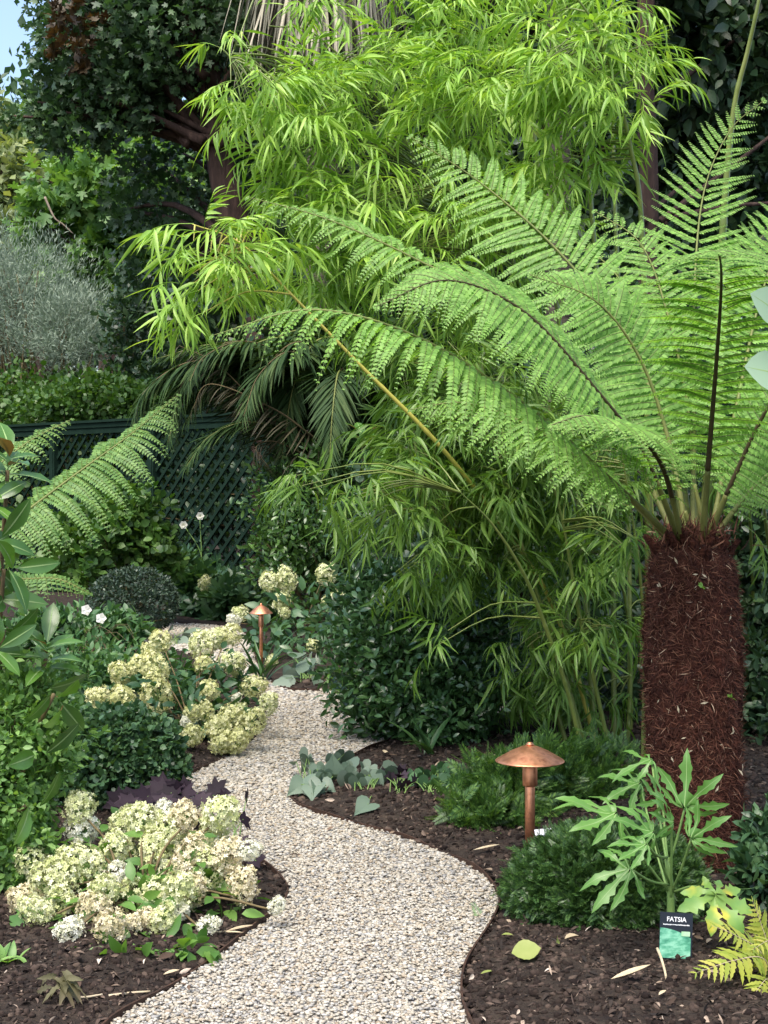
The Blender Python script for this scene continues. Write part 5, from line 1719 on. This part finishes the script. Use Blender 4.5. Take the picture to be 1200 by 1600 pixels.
litter('wood_chip', 'pale wood chip at the bottom edge of the right bed', 'wood chip', 1035, 1588, leaf(.3, 4, .4, .0, .5), .035, 'straw', .9)
litter('wood_chip', 'grey-brown wood chip in front of the yew dome', 'wood chip', 895, 1500, leaf(.5, 4, .6, .1, .5), .05, 'dry', .5)
litter('fallen_leaf', 'orange-brown leaf on the gravel in the middle of the path', 'leaf', 497, 1412, leaf(.45, 5, .3, -.1, .5), .03, 'dry', .3, .018)

# dry stalk in front of the tag
mb = MB()
a = P(1040, 1560, 3.3)
a[2] = 0
mb.add(*tube(spline([a, P(1041, 1530, 3.34), P(1034, 1500, 3.38), P(1027, 1482, 3.42)], 14), np.linspace(.0022, .0035, 14), 6))
tag(mb.build('dry_stalk', M['straw'], None, a), 'thin bent dry stalk standing in front of the plant tag', 'stalk')

# white plastic label lying by the lamp
mb = MB()
c = P(849, 1300, 4.5)
th = R(8)
Rm = np.array(Matrix.Rotation(R(-6), 3, 'Y') @ Matrix.Rotation(R(20), 3, 'X'))
mb.add(*box(c, (.052, .03, .003), Rm), 0, False)
mb.add(*tube(np.array([c, [c[0] + .01, c[1] + .03, 0]]), .003, 5))
tag(mb.build('blank_label', M['white_plastic'], None, c), 'small blank white plastic label behind the near lamp stem', 'plant label')

# wilted hellebore-like leaf with pale stalks at the bottom left
g = G(118, 1565)
root = thing('wilted_plant', 'wilted plant with a grey-brown drooping leaf and pale stalks at the bottom left', 'plant', g)
mb = MB()
c0 = g + [-.03, -.02, .06]
for k in range(13):
    a = rng.uniform(-3.0, .3)
    mb.inst(leaf(.42, 9, .5, rng.uniform(.5, 1.3), .5, wave=.05, jag=.22, tipc=rng.normal() * .2), (c0 + rng.normal(size=3) * [.012, .01, .008])[None],
            frames(np.array([[math.cos(a), math.sin(a) * .7, rng.uniform(-.4, .3)]]), np.array([[0, -.4, 1]]) + .5 * rng.normal(size=(1, 3))) * rng.uniform(.03, .065))
mb.build('leaf', M['wilted'], root)
mb = MB()
for q in ((148, 1548), (165, 1552)):
    c = P(q[0], q[1] - 12, 3.42)
    mb.inst(leaf(.5, 5, .3, .2, .45), c[None], frames(np.array([[.1, -.15, -1]]), np.array([[.2, -1, .2]])) * .05)
mb.build('leaf', M['yellowleaf'], root, label='small hanging yellow leaf')
mb = MB()
for pts in (([(95, 1558, 3.38), (115, 1540, 3.42), (140, 1524, 3.48)]), ([(105, 1562, 3.36), (140, 1542, 3.4), (185, 1532, 3.44)]), ([(100, 1572, 3.33), (130, 1570, 3.32), (160, 1558, 3.34)]), ([(170, 1565, 3.33), (205, 1558, 3.35), (235, 1553, 3.36)])):
    q = np.array([P(*k) for k in pts])
    q[:, 2] = np.maximum(q[:, 2], .012)
    mb.add(*tube(spline(q, 10), np.linspace(.0035, .0022, 10), 6))
mb.build('stalk', M['straw'], root)

# pale round leaves poking in at the right edge
root = thing('eucalyptus_branch', 'pair of big pale blue-green leaves poking in at the right edge', 'branch', P(1330, 900, 2.2) * [1, 1, 0])
mb = MB()
mb.add(*tube(spline([P(1330, 900, 2.2) * [1, 1, 0], P(1320, 900, 2.2), P(1270, 600, 2.2), P(1255, 420, 2.2)], 16), np.linspace(.008, .003, 16), 6))
mb.build('stem', M['twig'], root)
for (u, v, tu, tv) in ((1228, 500, 1186, 462), (1232, 590, 1178, 572), (1240, 540, 1290, 520), (1250, 450, 1260, 380)):
    mb = MB()
    a, b = P(u, v, 2.2), P(tu, tv, 2.17)
    mb.inst(leaf(.85, 7, .12, .12, .5), a[None], frames((b - a)[None], np.array([[.25, -.9, .35]])) * np.linalg.norm(b - a) * 1.15)
    rib = leaf(.03, 7, .12, .12, .35)
    rib[0][:, 2] += .005
    mb.inst(rib, a[None], frames((b - a)[None], np.array([[.25, -.9, .35]])) * np.linalg.norm(b - a) * 1.13, 1)
    mb.build('leaf', [M['paleleaf'], M['vein']], root)
